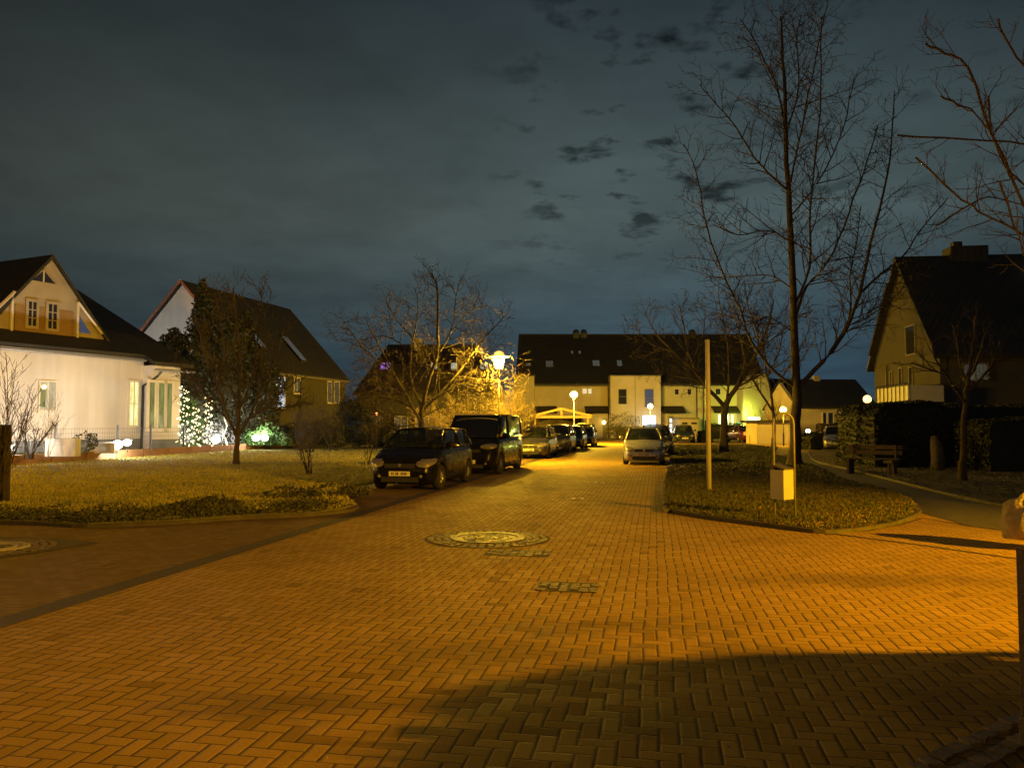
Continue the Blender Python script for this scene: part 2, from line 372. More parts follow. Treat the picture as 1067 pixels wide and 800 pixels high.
# raised garden ground behind the timber edging
B0, B1, B2 = Vector((-18.9, 27.5)), Vector((-16.4, 43)), Vector((-14.5, 53.2))
slab('garden_ground', [(-60, 24), (-18.95, 27.4), (-16.45, 43), (-14.6, 53.2), (-16, 70), (-60, 70)], 0, .33, M['turf'])

def in_poly(x, y, poly):
    c = False; n = len(poly)
    for i in range(n):
        x1, y1 = poly[i]; x2, y2 = poly[(i + 1) % n]
        if (y1 > y) != (y2 > y) and x < (x2 - x1) * (y - y1) / (y2 - y1) + x1: c = not c
    return c
def grass(name, poly, n, D0, D1, z, h, w, mat, label, fr=1.0, cat='grass', cond=None, xr=.70):
    m = MB(); c = 0; tries = 0
    while c < n and tries < n * 12:
        tries += 1
        D = D0 * (D1 / D0) ** (rnd() ** fr); x = U(-xr, xr) * D
        if not in_poly(x, D, poly) or (cond and not cond(x, D)): continue
        c += 1; hh = h * U(.5, 1.3) * (1 + .012 * D)
        for k in range(2):
            a = U(0, 6.28); ww = w * U(.6, 1.3) * (1 + .02 * D); lx, ly = U(-.6, .6) * hh, U(-.6, .6) * hh
            m.face([(x - ww * math.cos(a), D - ww * math.sin(a), z), (x + ww * math.cos(a), D + ww * math.sin(a), z), (x + lx, D + ly, z + hh)])
    return tag(m.build(name, mat), label, cat, kind='stuff')
def front_band(x, y):     # distance of a point behind the lawn's front kerb
    yk = 12.5 if x < -6.6 else 12.2 + (x + 6.6) * .42
    return y - yk
grass('grass', LAWN, 42000, 12.3, 46, .06, .05, .010, M['grass'], 'uneven short grass on the wide lawn left of the street', fr=.9, cond=lambda x, y: front_band(x, y) > .9 + .5 * math.sin(x * 2.1) and x > -24 - .1*y and (x < -17.9 + (y - 27.5) * .16 + 2 or y < 27 or x > -18.5 + (y - 27.5) * .16))
def cover(name, poly, n, D0, D1, z, size, hh, mat, label, cond=None, xr=.75, cat='ground cover'):
    m = MB(); c = 0; t = 0
    while c < n and t < n * 14:
        t += 1; D = D0 * (D1 / D0) ** rnd(); x = U(-xr, xr) * D
        if not in_poly(x, D, poly) or (cond and not cond(x, D)): continue
        c += 1; m.leaf((x, D, z + hh * rnd() ** 1.5 * (.5 + .5 * math.sin(x * 3.1) * math.sin(D * 2.7 + 1))), size * U(.5, 1.2) * (1 + .01 * D))
    return tag(m.build(name, mat), label, cat, kind='stuff')
cover('ground_cover', LAWN, 19000, 12.2, 17.5, .05, .024, .26, M['grass_dark'], 'low dark creeping plants along the front kerb of the lawn', cond=lambda x, y: front_band(x, y) < 1.5 + .7 * math.sin(x * 1.1 + 1) + .5 * math.sin(x * 2.9) + U(-.5, .5))
cover('leaf_litter', ISL, 9000, 11.4, 26, .06, .022, .04, M['dry_leaf'], 'fallen dry leaves strewn over the front right of the grass island', cat='leaves', cond=lambda x, y: rnd() < max(.04, min(1, (x / y - .27) * 6)) * (.35 + .65 * (math.sin(x * 2.3 + y) * math.sin(y * 1.9 - x) > -.15)))
grass('grass', ISL, 26000, 11.4, 58, .055, .05, .010, M['grass_dark'], 'thin short grass on the kerbed island right of the street', fr=.9)
RD = [ST(3, -5.1), ST(3, 9), ST(30, .6), ST(30, -5.1)]
m_ = MB()
for _ in range(90):
    D_ = 3.8 * (7 ** rnd()); x_ = U(-.62, .6) * D_
    if in_poly(x_, D_, ISL) or in_poly(x_, D_, LAWN) or D_ > 24: continue
    m_.leaf((x_, D_, .014), .017 * U(.6, 1.3) * (1 + .02 * D_))
for i_ in range(len(m_.v)): m_.v[i_] = (m_.v[i_][0], m_.v[i_][1], .006 + abs(m_.v[i_][2] - .006) * .3)
tag(m_.build('leaf_litter', M['dry_leaf']), 'single fallen leaves scattered over the brick paving', 'leaves', kind='stuff')
cover('leaf_litter', VER, 5000, 13, 34, .06, .028, .05, M['grass_dark'], 'dark fallen leaves on the verge beside the hedges', cat='leaves')

# ------------------------------------------------------------------ covers, studs in the paving
def ring_cover(name, c, rin, rout, label, z=.004, iron=True):
    t = empty(name, (c[0], c[1], 0)); tag(t, label, 'manhole cover')
    m = MB()
    m.lathe([(1e-4, z + .008), (rin * .55, z + .008)], 32)
    for q in range(14):
        a = q * math.pi / 7
        for r in (rin * .2, rin * .38): m.box(-.02, .02, -.03, .03, z + .012, z + .02, Matrix.Rotation(a + r, 4, 'Z') @ Matrix.Translation((0, r, 0)))
    m.build('lid', M['iron'], t)
    m = MB(); m.lathe([(rin * .56, z + .004), (rin * .58, z + .018), (rin * .66, z + .018), (rin * .67, z + .008), (rin * .8, z + .008), (rin * .82, z + .02), (rin, z + .02), (rin * 1.02, z)], 40); m.build('frame', M['iron'] if iron else M['concrete'], t)
    m = MB(); r = rin + .06
    while r < rout:
        n = int(2 * math.pi * r / .11)
        for i in range(n):
            a = 2 * math.pi * (i + U(-.15, .15)) / n; s = .040 * U(.8, 1.1); h = z + .004 + U(0, .007)
            m.box(-s, s, -s, s, -.01, h, Matrix.Rotation(a, 4, 'Z') @ Matrix.Translation((0, r, 0)) @ Matrix.Rotation(U(-.2, .2), 4, 'Z'))
        r += .105
    m.build('cobble_ring', M['cobble_pale'], t)
    m = MB(); m.lathe([(1e-4, z), (rout, z)], 40); m.build('bedding', M['cobble'], t)
    return t
M['cobble_pale'] = rough_mat('worn_cobble', (.075, .055, .035), (.17, .125, .08), 6, .62, .5, 40)
c = G(508, 561); ring_cover('manhole_cover', c, .52, .88, 'round iron manhole cover ringed by cobbles in the middle of the street')
c = G(-8, 571); ring_cover('manhole_cover', c, .42, .75, 'round cover in cobbles near the left edge of the side street', iron=False)
def cobble_patch(name, c, w, d, label, rot=0):
    t = empty(name, (c[0], c[1], 0), rot); tag(t, label, 'cobble patch')
    m = MB(); nx, ny = round(w / .1), round(d / .1)
    for i in range(nx):
        for j in range(ny):
            if (i in (0, nx-1) or j in (0, ny-1)) and rnd() < .3: continue
            s = .042 * U(.75, 1.05); x = -w/2 + .05 + i*.1 + U(-.01, .01); y = -d/2 + .05 + j*.1 + U(-.01, .01)
            m.box(-s, s, -s, s, -.01, .006 + U(0, .006), Matrix.Translation((x, y, 0)) @ Matrix.Rotation(U(-.3, .3), 4, 'Z'))
    m.build('cobbles', M['cobble_pale'], t)
    MB().face([(-w/2, -d/2, .0045), (w/2, -d/2, .0045), (w/2, d/2, .0045), (-w/2, d/2, .0045)]).build('bedding', M['cobble'], t); return t
c = G(540, 576); cobble_patch('cobble_patch', c, .8, .45, 'small square of cobbles just in front of the manhole cover', -RA)
c = G(592, 611.5); t = cobble_patch('cobble_patch', c, .58, .45, 'rough square of dark small cobbles set in the brick paving', -RA)
c = G(70, 567); flat('gutter', [G(-10, 582), G(30, 577), G(105, 565), G(60, 561), G(-10, 559)], .003, M['cobble'])
studs = [(588, 519.5), (597, 519.7), (606, 519.8), (611.5, 503), (620, 503), (628, 503)]
SL = ['left stud of the nearer row of three in the street', 'middle stud of the nearer row of three in the street', 'right stud of the nearer row of three in the street',
      'left stud of the farther row of three in the street', 'middle stud of the farther row of three in the street', 'right stud of the farther row of three in the street']
for (a, b), l in zip(studs, SL):
    x, y = G(a, b)
    o = MB().lathe([(.055, 0), (.05, .015), (.03, .026), (1e-4, .03)], 12).build('road_stud', M['stud'], None, True, loc=(x, y, .002))
    tag(o, 'small shiny ' + l, 'road stud', 'road studs in the paving')

# ------------------------------------------------------------------ house kit
def pt(plane, a, z, out):
    ax, c, sg = plane
    return (a, c + sg * out, z) if ax == 'y' else (c + sg * out, a, z)
def pbox(m, plane, a0, a1, z0, z1, o0, o1):
    p = pt(plane, a0, z0, o0); q = pt(plane, a1, z1, o1)
    return m.box(min(p[0], q[0]), max(p[0], q[0]), min(p[1], q[1]), max(p[1], q[1]), min(p[2], q[2]), max(p[2], q[2]))
def window(par, plane, a0, a1, z0, z1, glass, fr=None, nv=1, nh=0, fw=.07, name='window', sill=True, label=None):
    fr = fr or M['wood_trim']; m = MB()
    pbox(m, plane, a0 - fw, a1 + fw, z1, z1 + fw, -.02, .06); pbox(m, plane, a0 - fw, a1 + fw, z0 - fw, z0, -.02, .06)
    pbox(m, plane, a0 - fw, a0, z0, z1, -.02, .06); pbox(m, plane, a1, a1 + fw, z0, z1, -.02, .06)
    for i in range(1, nv + 1):
        x = a0 + (a1 - a0) * i / (nv + 1); pbox(m, plane, x - .025, x + .025, z0, z1, .0, .05)
    for i in range(1, nh + 1):
        z = z0 + (z1 - z0) * i / (nh + 1); pbox(m, plane, a0, a1, z - .02, z + .02, .0, .045)
    w = m.build(name, fr, par)
    pbox(MB(), plane, a0, a1, z0, z1, .005, .022).build('pane', glass, w)
    if sill: pbox(MB(), plane, a0 - fw - .05, a1 + fw + .05, z0 - fw - .05, z0 - fw, 0, .14).build('sill', M['wood_trim'], w)
    if label: w['label'] = label
    return w
def gable_roof(par, x0, x1, y0, y1, ze, zr, mat, axis='x', ov=.4, th=.18, name='roof', xm=None):
    """two slabs; axis is the direction of the ridge"""
    m = MB()
    if axis == 'x':
        ym = (y0 + y1) / 2; sl = (zr - ze) / (ym - y0)
        for s, ye in ((-1, y0 - ov), (1, y1 + ov)):
            zE = ze - ov * sl
            m.prism([(x0 - ov, ye, zE), (x1 + ov, ye, zE), (x1 + ov, ym, zr), (x0 - ov, ym, zr)][::-1 if s > 0 else 1], (0, 0, th))
    else:
        xm = (x0 + x1) / 2 if xm is None else xm
        for s, xe, base in ((-1, x0 - ov, x0), (1, x1 + ov, x1)):
            sl = (zr - ze) / abs(xm - base); zE = ze - ov * sl
            m.prism([(xe, y0 - ov, zE), (xe, y1 + ov, zE), (xm, y1 + ov, zr), (xm, y0 - ov, zr)][::-1 if s < 0 else 1], (0, 0, th))
    return m.build(name, mat, par)

# ---- house at the far left (white, with a cross gable above)
O = Vector((-22.1, 34.0)); ua = math.atan2(.91, .42)
h1 = empty('house', (O.x, O.y, .3), ua)
tag(h1, 'white house at the left edge with a cross gable above its dark roof', 'house')
def s_at(px, off=0.0):           # position along the front wall seen at a pixel column
    r = (px - CX) / F; ox, oy = O.x - .908 * off, O.y + .419 * off
    return (r * oy - ox) / (.419 - r * .908)
EZ = 4.75
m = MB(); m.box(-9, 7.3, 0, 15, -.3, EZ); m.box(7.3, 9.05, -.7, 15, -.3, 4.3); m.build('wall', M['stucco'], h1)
m = MB(); m.box(-9.02, 7.32, -.03, 0, -.3, .55); m.box(7.27, 9.08, -.73, -.7, -.3, .5); m.build('plinth', M['grey_base'], h1)
# main roof: ridge along x at y=10
sl = .512; m = MB()
m.prism([(-9.4, -.45, EZ - .45*sl + .1), (7.0, -.45, EZ - .45*sl + .1), (7.0, 9.95, EZ + 9.95*sl), (-9.4, 9.95, EZ + 9.95*sl)], (0, 0, .2))
m.prism([(7.0, -1.15, EZ - 1.15*sl + .1), (9.5, -1.15, EZ - 1.15*sl + .1), (9.5, 9.95, EZ + 9.95*sl), (7.0, 9.95, EZ + 9.95*sl)], (0, 0, .2))
m.prism([(-9.4, 15.6, EZ + 3.5*sl), (9.5, 15.6, EZ + 3.5*sl), (9.5, 9.95, EZ + 9.95*sl), (-9.4, 9.95, EZ + 9.95*sl)][::-1], (0, 0, .2))
m.build('roof', M['roof'], h1)
m = MB().prism([(9.05, -.7, 4.0), (9.05, 15, 4.3), (9.05, 15, EZ + 3.6 * sl), (9.05, 9.95, EZ + 9.8*sl)], (-.3, 0, 0)); m.build('gable_end', M['stucco'], h1)
# cross gable
GX0, GXM, GX1 = s_at(-22, 1), s_at(49, 1), s_at(113, 1); GZ0, GZ1 = 5.15, 9.1
m = MB().prism([(GX0, 1.0, GZ0), (GX1, 1.0, GZ0 + .15), (GXM, 1.0, GZ1)], (0, 6, 0)); m.build('cross_gable_wall', M['gable_paint'], h1)
for s, xe in ((-1, GX0 - .55), (1, GX1 + .55)):
    gs = (GZ1 - GZ0) / (GX1 - GXM)
    zE = GZ1 - abs(xe - GXM) * gs
    m = MB().prism([(xe, .86, zE), (xe, 8.2, zE), (GXM, 8.2, GZ1), (GXM, .86, GZ1)][::-1 if s < 0 else 1], (0, 0, .2)); m.build('gable_roof', M['roof'], h1)
PL = ('y', 1.0, -1)
def zz(px, py, off): 
    s = s_at(px, off); D = O.y + .419 * off + .908 * s; return P(px, py, D).z - .3
# thin ochre panel over the lower gable, darker than the wall around it
m = MB().prism([(s_at(12, 1), .965, GZ0), (s_at(74, 1), .965, GZ0 + .1), (s_at(74, 1), .965, zz(74, 325, 1)), (s_at(12, 1), .965, zz(12, 316, 1))], (0, .03, 0)); m.build('lower_panel', M['ochre'], h1)
for a, b, t0, t1 in ((25.5, 34, 314, 339), (46.5, 55.5, 316.5, 342)):
    window(h1, ('y', .965, -1), s_at(a, 1), s_at(b, 1), zz(a, t1, 1), zz(a, t0, 1), M['glass'], nv=1, nh=2, fw=.12, sill=False, fr=M['gable_paint'])
def tri_win(p3, glass, n='window'):
    c = sum((Vector(p) for p in p3), Vector()) / 3
    big = [tuple(c + (Vector(p) - c) * 1.22) for p in p3]
    w = MB().prism([(x, .93, z) for x, z in [(b[0], b[2]) for b in big]], (0, .06, 0)).build(n, M['gable_paint'], h1)
    MB().prism([(p[0], .915, p[2]) for p in p3], (0, .012, 0)).build('pane', glass, w)
    return w
z0 = zz(40, 294, 1); tri_win([(s_at(28, 1), 0, z0), (s_at(53, 1), 0, z0), (s_at(40.5, 1), 0, zz(40, 282, 1))], M['glass'])
MB().box(s_at(40.2, 1) - .03, s_at(40.2, 1) + .03, .89, .93, z0, zz(40, 282, 1)).build('mullion', M['wood_trim'], h1)
z0 = zz(84, 347, 1); tri_win([(s_at(79, 1), 0, z0), (s_at(91.5, 1), 0, z0), (s_at(79, 1), 0, zz(79, 329, 1))], M['blue_glass'])
m = MB(); m.box(s_at(77, 1) - .05, s_at(77, 1) + .05, .86, .97, GZ0, zz(77, 315, 1)); m.build('post', M['wood_trim'], h1)
m = MB(); m.box(s_at(8, 1) - .05, s_at(8, 1) + .05, .86, .97, GZ0, zz(8, 306, 1)); m.build('post', M['wood_trim'], h1)
m = MB().tube([(s_at(77, 1), .88, zz(77, 315, 1)), (s_at(103, 1), .88, zz(103, 348, 1))], .07, 4); m.build('brace', M['wood_trim'], h1)
m = MB().tube([(s_at(-8, 1), .88, zz(-8, 322, 1)), (s_at(10, 1), .88, zz(10, 304, 1))], .07, 4); m.build('brace', M['wood_trim'], h1)
# ground floor openings
w = window(h1, ('y', 0, -1), s_at(41), s_at(57), zz(48, 427, 0), zz(48, 398, 0), M['curtain'], nv=1, fw=.08, label='lit window with a curtain')
MB().sphere((s_at(44), -.10, zz(44, 403, 0)), .09).build('lamp', M['em_small'], w)
MB().box(s_at(41), s_at(46.5), -.05, -.03, zz(44, 424, 0), zz(44, 406, 0)).build('plant', M['w_green'], w)
window(h1, ('y', 0, -1), s_at(134.5), s_at(143.5), zz(139, 443, 0), zz(139, 398, 0), M['w_yellow'], nv=1, nh=1, fw=.12, label='tall lit window')
for a, b in ((155, 160.5), (164.5, 171), (173, 178.5)):
    sa, sb = s_at(a, -.7), s_at(b, -.7)
    window(h1, ('y', -.7, -1), sa, sb, zz(168, 446, -.7), zz(168, 399, -.7), M['w_green'], nv=0, nh=0, fw=.14, label='tall garden window with a pale frame')
# gutter and downpipe
m = MB().tube([(-9.4, -.5, EZ - .22), (7.0, -.5, EZ - .22)], .07, 6); m.build('rain_gutter', M['steel'], h1)
m = MB().tube([(7.0, -1.22, EZ - .7), (9.5, -1.22, EZ - .7)], .07, 6); m.build('rain_gutter', M['steel'], h1)
m = MB().tube([(7.4, -1.2, EZ - .75), (7.35, -1.0, EZ - 1.0), (7.2, -.12, EZ - 1.5), (7.2, -.1, 0)], .06, 6); m.build('downpipe', M['dark_metal'], h1)

# ---- white gabled house behind
ang2 = -R(14.7); h2 = empty('house', (-27.6, 54.5, 0), ang2)
tag(h2, 'white gabled house with red verge tiles behind the dark evergreen and bare tree', 'house')
W2, L2, E2, R2 = 10.8, 13.6, 5.25, 11.05
m = MB().prism([(0, 0, 0), (W2, 0, 0), (W2, 0, E2), (W2/2, 0, R2), (0, 0, E2)], (0, .3, 0)); m.build('gable_wall', M['stucco'], h2)
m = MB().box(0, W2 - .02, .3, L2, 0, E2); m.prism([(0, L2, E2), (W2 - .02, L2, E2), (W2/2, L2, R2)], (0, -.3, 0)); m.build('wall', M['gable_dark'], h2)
gable_roof(h2, 0, W2, 0, L2, E2 + .05, R2 + .1, M['roof'], 'y', ov=.25)
m = MB()
for s in (0, 1):
    xe = -.25 if s == 0 else W2 + .25; zE = E2 - .25 * (R2 - E2) / (W2/2)
    m.prism([(xe, -.3, zE + .1), (W2/2, -.3, R2 + .13), (W2/2, -.3, R2 + .32), (xe, -.3, zE + .3)], (0, .08, 0))
m.build('verge_tiles', M['verge'], h2)
m = MB().box(6.3, 7.5, -.06, 0, E2 + .6, 8.6); m.build('shutter', M['stucco_dull'], h2)
window(h2, ('y', 0, -1), 2.4, 3.2, 4.2, 5.4, M['w_dim'])
PS = ('x', W2 - .02, 1)
C2 = Vector((-27.6 + W2 * math.cos(ang2), 54.5 + W2 * math.sin(ang2))); a2 = Vector((-math.sin(ang2), math.cos(ang2)))
def t_at(px):
    r = (px - CX) / F; return (r * C2.y - C2.x) / (a2.x - r * a2.y)
def z2(px, py): return P(px, py, C2.y + a2.y * t_at(px)).z
window(h2, PS, t_at(287.5), t_at(296.5), z2(292, 424), z2(292, 393), M['w_net'], nv=0, nh=1, label='tall window hung with a net of white lights')
window(h2, PS, t_at(306), t_at(312), z2(309, 409), z2(309, 394), M['w_dim'], nv=1, label='small dim window')
window(h2, PS, t_at(341), t_at(345), z2(343, 419), z2(343, 398), M['w_dim'], nv=0)
window(h2, PS, t_at(348), t_at(353), z2(350, 419), z2(350, 398), M['w_dim'], nv=0)
# skylights on the right slope
def slope_pt(y, f, up=.30):       # f 0 at eave 1 at ridge
    return Vector((W2 - f * W2/2, y, E2 + .05 + f * (R2 - E2) + up))
for (y0, y1, f0, f1) in ((3.0, 3.8, .22, .44), (7.6, 8.5, .12, .46)):
    w = MB().prism([slope_pt(y0, f0), slope_pt(y1, f0), slope_pt(y1, f1), slope_pt(y0, f1)], (0, 0, .06)).build('skylight', M['dark_metal'], h2)
    e = .06
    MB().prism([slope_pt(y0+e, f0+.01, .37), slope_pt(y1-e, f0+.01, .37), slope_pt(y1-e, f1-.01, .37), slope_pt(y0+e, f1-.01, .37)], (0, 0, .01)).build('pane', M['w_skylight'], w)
m = MB().tube([(W2 + .3, -.2, E2 - .2), (W2 + .3, L2 + .2, E2 - .2)], .07, 6); m.build('rain_gutter', M['steel'], h2)
m = MB().tube([(W2 + .28, 6.2, E2 - .2), (W2 + .1, 6.2, E2 - .6), (W2 + .1, 6.2, 0)], .05, 6); m.build('downpipe', M['dark_metal'], h2)

# ---- row of houses in the middle distance, left of the lamp
def frontbox(name, label, D, px0, px1, depth, rz=0): 
    a, b = P(px0, 441, D), P(px1, 441, D)
    t = empty(name, (a.x, D, 0), rz); tag(t, label, 'house'); return t, (b.x - a.x)
D = 66.; hr, w = frontbox('house', 'low brown roofed house row with small lit roof windows behind the large bare tree', D, 372, 524, 9)
ez = P(430, 409, D).z; rz_ = P(430, 361, D + 4).z
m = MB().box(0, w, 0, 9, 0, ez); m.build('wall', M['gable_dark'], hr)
m = MB(); m.prism([(-.3, -.3, ez - .2), (w - .5, -.3, ez - .2), (w - 2.4, 4.2, rz_), (1.9, 4.2, rz_)], (0, 0, .2)); m.prism([(-.3, 9.3, ez - .2), (1.9, 4.2, rz_), (-.3, -.3, ez - .2)], (0, 0, .2)); m.prism([(w - .5, -.3, ez - .2), (w - .5, 9.3, ez - .2), (w - 2.4, 4.2, rz_)], (0, 0, .2)); m.prism([(-.3, 9.3, ez - .2), (w - .5, 9.3, ez - .2), (w - 2.4, 4.2, rz_), (1.9, 4.2, rz_)][::-1], (0, 0, .2))
m.build('roof', M['roof_brown'], hr)
x0 = P(372, 441, D).x
for px, mt, hw in ((400.5, 'w_purple', 2.2), (406, 'w_purple', 2.2), (453.5, 'w_pale', 3.2), (474, 'w_pale', 3.2), (505, 'w_pale', 3.8), (524, 'w_pale', 3.0)):
    zc = P(px, 382, D + 1.8).z; xx = P(px, 382, D + 1.8).x - x0; hwm = hw * D / F
    if px > 515: continue
    w_ = MB().box(xx - hwm - .08, xx + hwm + .08, .9, 3.2, zc - .32, zc + .32).build('dormer_window', M['dark_metal'], hr)
    MB().box(xx - hwm, xx + hwm, .87, .9, zc - .25, zc + .25).build('pane', M[mt], w_)
for px in (392, 418, 440, 466, 492):
    xx = P(px, 441, D).x - x0; window(hr, ('y', 0, -1), xx - .5, xx + .5, .9, 2.2, M['w_dim'])
m = MB().box(w*.35, w*.35+.6, 3.6, 4.3, rz_-.5, rz_+.7); m.build('chimney', M['stucco_dull'], hr)

# ---- far terrace closing the street
D = 88.; tr = empty('terrace', (P(535, 441, D).x, D, 0)); X0 = P(535, 441, D).x
tag(tr, 'long cream terrace with a dark roof closing the far end of the street', 'terraced house')
def fx(px, d=D): return P(px, 441, d).x - X0
def fz(py, d=D): return P(600, py, d).z
ez = fz(401); m = MB()
m.box(fx(556), fx(797), 0, 10, 0, ez); m.build('wall', M['stucco_warm'], tr)
m = MB().box(fx(535), fx(556.5), -1.2, 5, 0, fz(393)); m.build('porch_bay', M['stucco_warm'], tr)
m = MB().box(fx(634.5), fx(659.6), -1.6, 3, 0, fz(393)); m.box(fx(660), fx(686), -1.6, 3, 0, fz(393)); m.build('bay', M['stucco_warm'], tr)
MB().box(fx(634), fx(686.5), -1.65, 3, fz(393), fz(391.8)).build('coping', M['stucco_dull'], tr); MB().box(fx(534.5), fx(557), -1.25, 5, fz(393), fz(391.8)).build('coping', M['stucco_dull'], tr)
rz2 = fz(351.5, 94); m = MB()
m.prism([(fx(537), -.3, ez - .1), (fx(799), -.3, ez - .1), (fx(797), 5.8, rz2), (fx(541), 5.8, rz2)], (0, 0, .25))
m.prism([(fx(537), 12, ez - .1), (fx(799), 12, ez - .1), (fx(797), 5.8, rz2), (fx(541), 5.8, rz2)][::-1], (0, 0, .25))
m.build('roof', M['roof'], tr)
m = MB(); m.prism([(fx(539), .2, ez), (fx(539), 11.5, ez), (fx(543), 5.8, rz2 - .1)], (.2, 0, 0)); m.prism([(fx(797), .2, ez), (fx(797), 11.5, ez), (fx(797), 5.8, rz2 - .1)], (-.3, 0, 0)); m.build('gable_end', M['stucco_warm'], tr)
def roofy(z): return -.3 + 6.1 * (z - ez + .1) / (rz2 - ez + .1)
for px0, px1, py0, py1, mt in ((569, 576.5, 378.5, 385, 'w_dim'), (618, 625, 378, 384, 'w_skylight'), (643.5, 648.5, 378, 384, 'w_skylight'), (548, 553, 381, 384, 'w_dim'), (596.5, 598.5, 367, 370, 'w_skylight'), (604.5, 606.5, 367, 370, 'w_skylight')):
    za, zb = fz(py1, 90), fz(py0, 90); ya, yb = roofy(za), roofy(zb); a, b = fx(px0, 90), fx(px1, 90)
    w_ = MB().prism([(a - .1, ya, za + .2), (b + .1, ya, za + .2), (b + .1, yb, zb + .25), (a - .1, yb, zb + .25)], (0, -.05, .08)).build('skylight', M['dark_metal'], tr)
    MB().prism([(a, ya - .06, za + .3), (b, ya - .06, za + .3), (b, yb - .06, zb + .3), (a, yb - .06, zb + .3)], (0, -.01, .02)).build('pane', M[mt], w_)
for px in (600.5, 608.5, 722):
    xx = fx(px, 94); c_ = MB().box(xx - .35, xx + .35, 5.4, 6.2, rz2 - .6, rz2 + .45).build('chimney', M['dark_metal'], tr)
    MB().sphere((xx, 5.8, rz2 + .55), .4, 10).build('cowl', M['dark_metal'], c_)
PB = ('y', -1.6, -1); PF = ('y', 0, -1)
window(tr, PB, fx(643), fx(650.5), fz(421), fz(406.5), M['glass'], nv=0, nh=1, fr=M['stucco_dull'])
window(tr, PB, fx(670), fx(678), fz(424), fz(406.5), M['blue_glass'], nv=0, nh=1, fr=M['stucco_dull'], label='bluish window')
w_ = window(tr, PB, fx(667), fx(680.5), fz(444.5), fz(433), M['w_white'], nv=1, label='brightly lit white window')
for a, b, t0, t1, mt in ((607, 611.5, 405, 410, 'w_warm'), (613, 616.5, 405, 410, 'w_warm'), (569, 572, 437, 443, 'w_white'), (703.5, 707.5, 405.5, 411, 'glass'), (717, 720.5, 405.5, 411, 'glass'), (734, 738, 438, 450, 'glass'), (746, 751, 405, 411, 'glass')):
    window(tr, PF, fx(a), fx(b), fz(t1), fz(t0), M[mt], nv=0, fw=.06, sill=False)
for a, b in ((609, 633), (687, 712), (741, 768), (557, 580)):
    m = MB().prism([(fx(a), -1.5, fz(430.5)), (fx(b), -1.5, fz(430.5)), (fx(b), 0, fz(424)), (fx(a), 0, fz(424))], (0, 0, .12)); m.prism([(fx(a), -1.5, fz(430.5)), (fx(b), -1.5, fz(430.5)), (fx(b), -1.5, fz(429)), (fx(a), -1.5, fz(429))], (0, .1, 0)); m.build('canopy', M['roof_brown'], tr)
d_ = MB().box(fx(696.5), fx(701.5), -.06, 0, 0, fz(433.5)).build('door', M['stucco_dull'], tr)
for t0, t1 in ((436, 440), (441.5, 445.5), (447, 450.5)): MB().box(fx(697.8), fx(700), -.09, -.06, fz(t1), fz(t0)).build('pane', M['w_white'], d_)
d_ = MB().box(fx(628), fx(632.5), -.06, 0, 0, fz(436)).build('door', M['stucco_dull'], tr)
MB().sphere((fx(629), -.4, fz(440)), .22).build('porch_lamp', M['em_small'], tr)
for px in (556.5, 633.8, 726, 733): MB().tube([(fx(px), -.12, 0), (fx(px), -.12, ez)], .06, 5).build('downpipe', M['dark_metal'], tr)
# lime-lit end bay
m = MB().box(fx(768), fx(795), -2.5, 0, 0, fz(399)); m.prism([(fx(768), -2.5, fz(399)), (fx(795), -2.5, fz(399)), (fx(793), -2.5, fz(391)), (fx(779), -2.5, fz(391.5))], (0, 2.5, 0)); m.build('end_bay', M['stucco_warm'], tr)
window(tr, ('y', -2.5, -1), fx(772.5), fx(785), fz(446), fz(434.5), M['w_lime'], nv=1, label='glaring lit window of the end bay')
for a, b in ((749, 750.5), (757.5, 759), (762.5, 764)): MB().box(fx(a), fx(b), -.08, 0, .3, fz(432)).build('lit_panel', M['w_lime'], tr)
MB().box(fx(761), fx(765), -2.4, -2.3, fz(445), fz(440)).build('blue_panel', M['blue'], tr)
# garage in front of the terrace
gx = P(708, 441, 84); g = empty('garage', (gx.x, 84, 0)); tag(g, 'small cream garage box in front of the terrace right of the lit door', 'garage')
wv = P(728, 441, 84).x - gx.x; hv = P(700, 436.5, 84).z
MB().box(0, wv, 0, 3.8, 0, hv).build('wall', M['stucco_warm'], g); MB().box(-.1, wv + .1, -.1, 3.9, hv, hv + .15).build('roof', M['stucco_dull'], g)
for k in (0, 1): MB().box(.25 + k, .85 + k, -.03, 0, hv - .55, hv - .35).build('vent', M['dark_metal'], g)

MB().tube([(fx(541), 5.8, rz2 + .27), (fx(797), 5.8, rz2 + .27)], .13, 6).build('ridge_tiles', M['roof'], tr)
for px in (655, 748):
    xx = fx(px, 94); MB().tube([(xx, 5.8, rz2 + .2), (xx, 5.8, rz2 + 1.6)], .03, 4).tube([(xx - .5, 5.8, rz2 + 1.4), (xx + .5, 5.8, rz2 + 1.4)], .02, 4).build('aerial', M['dark_metal'], tr)
MB().tube([(fx(556), -.4, ez - .12), (fx(797), -.4, ez - .12)], .09, 6).build('rain_gutter', M['steel'], tr)
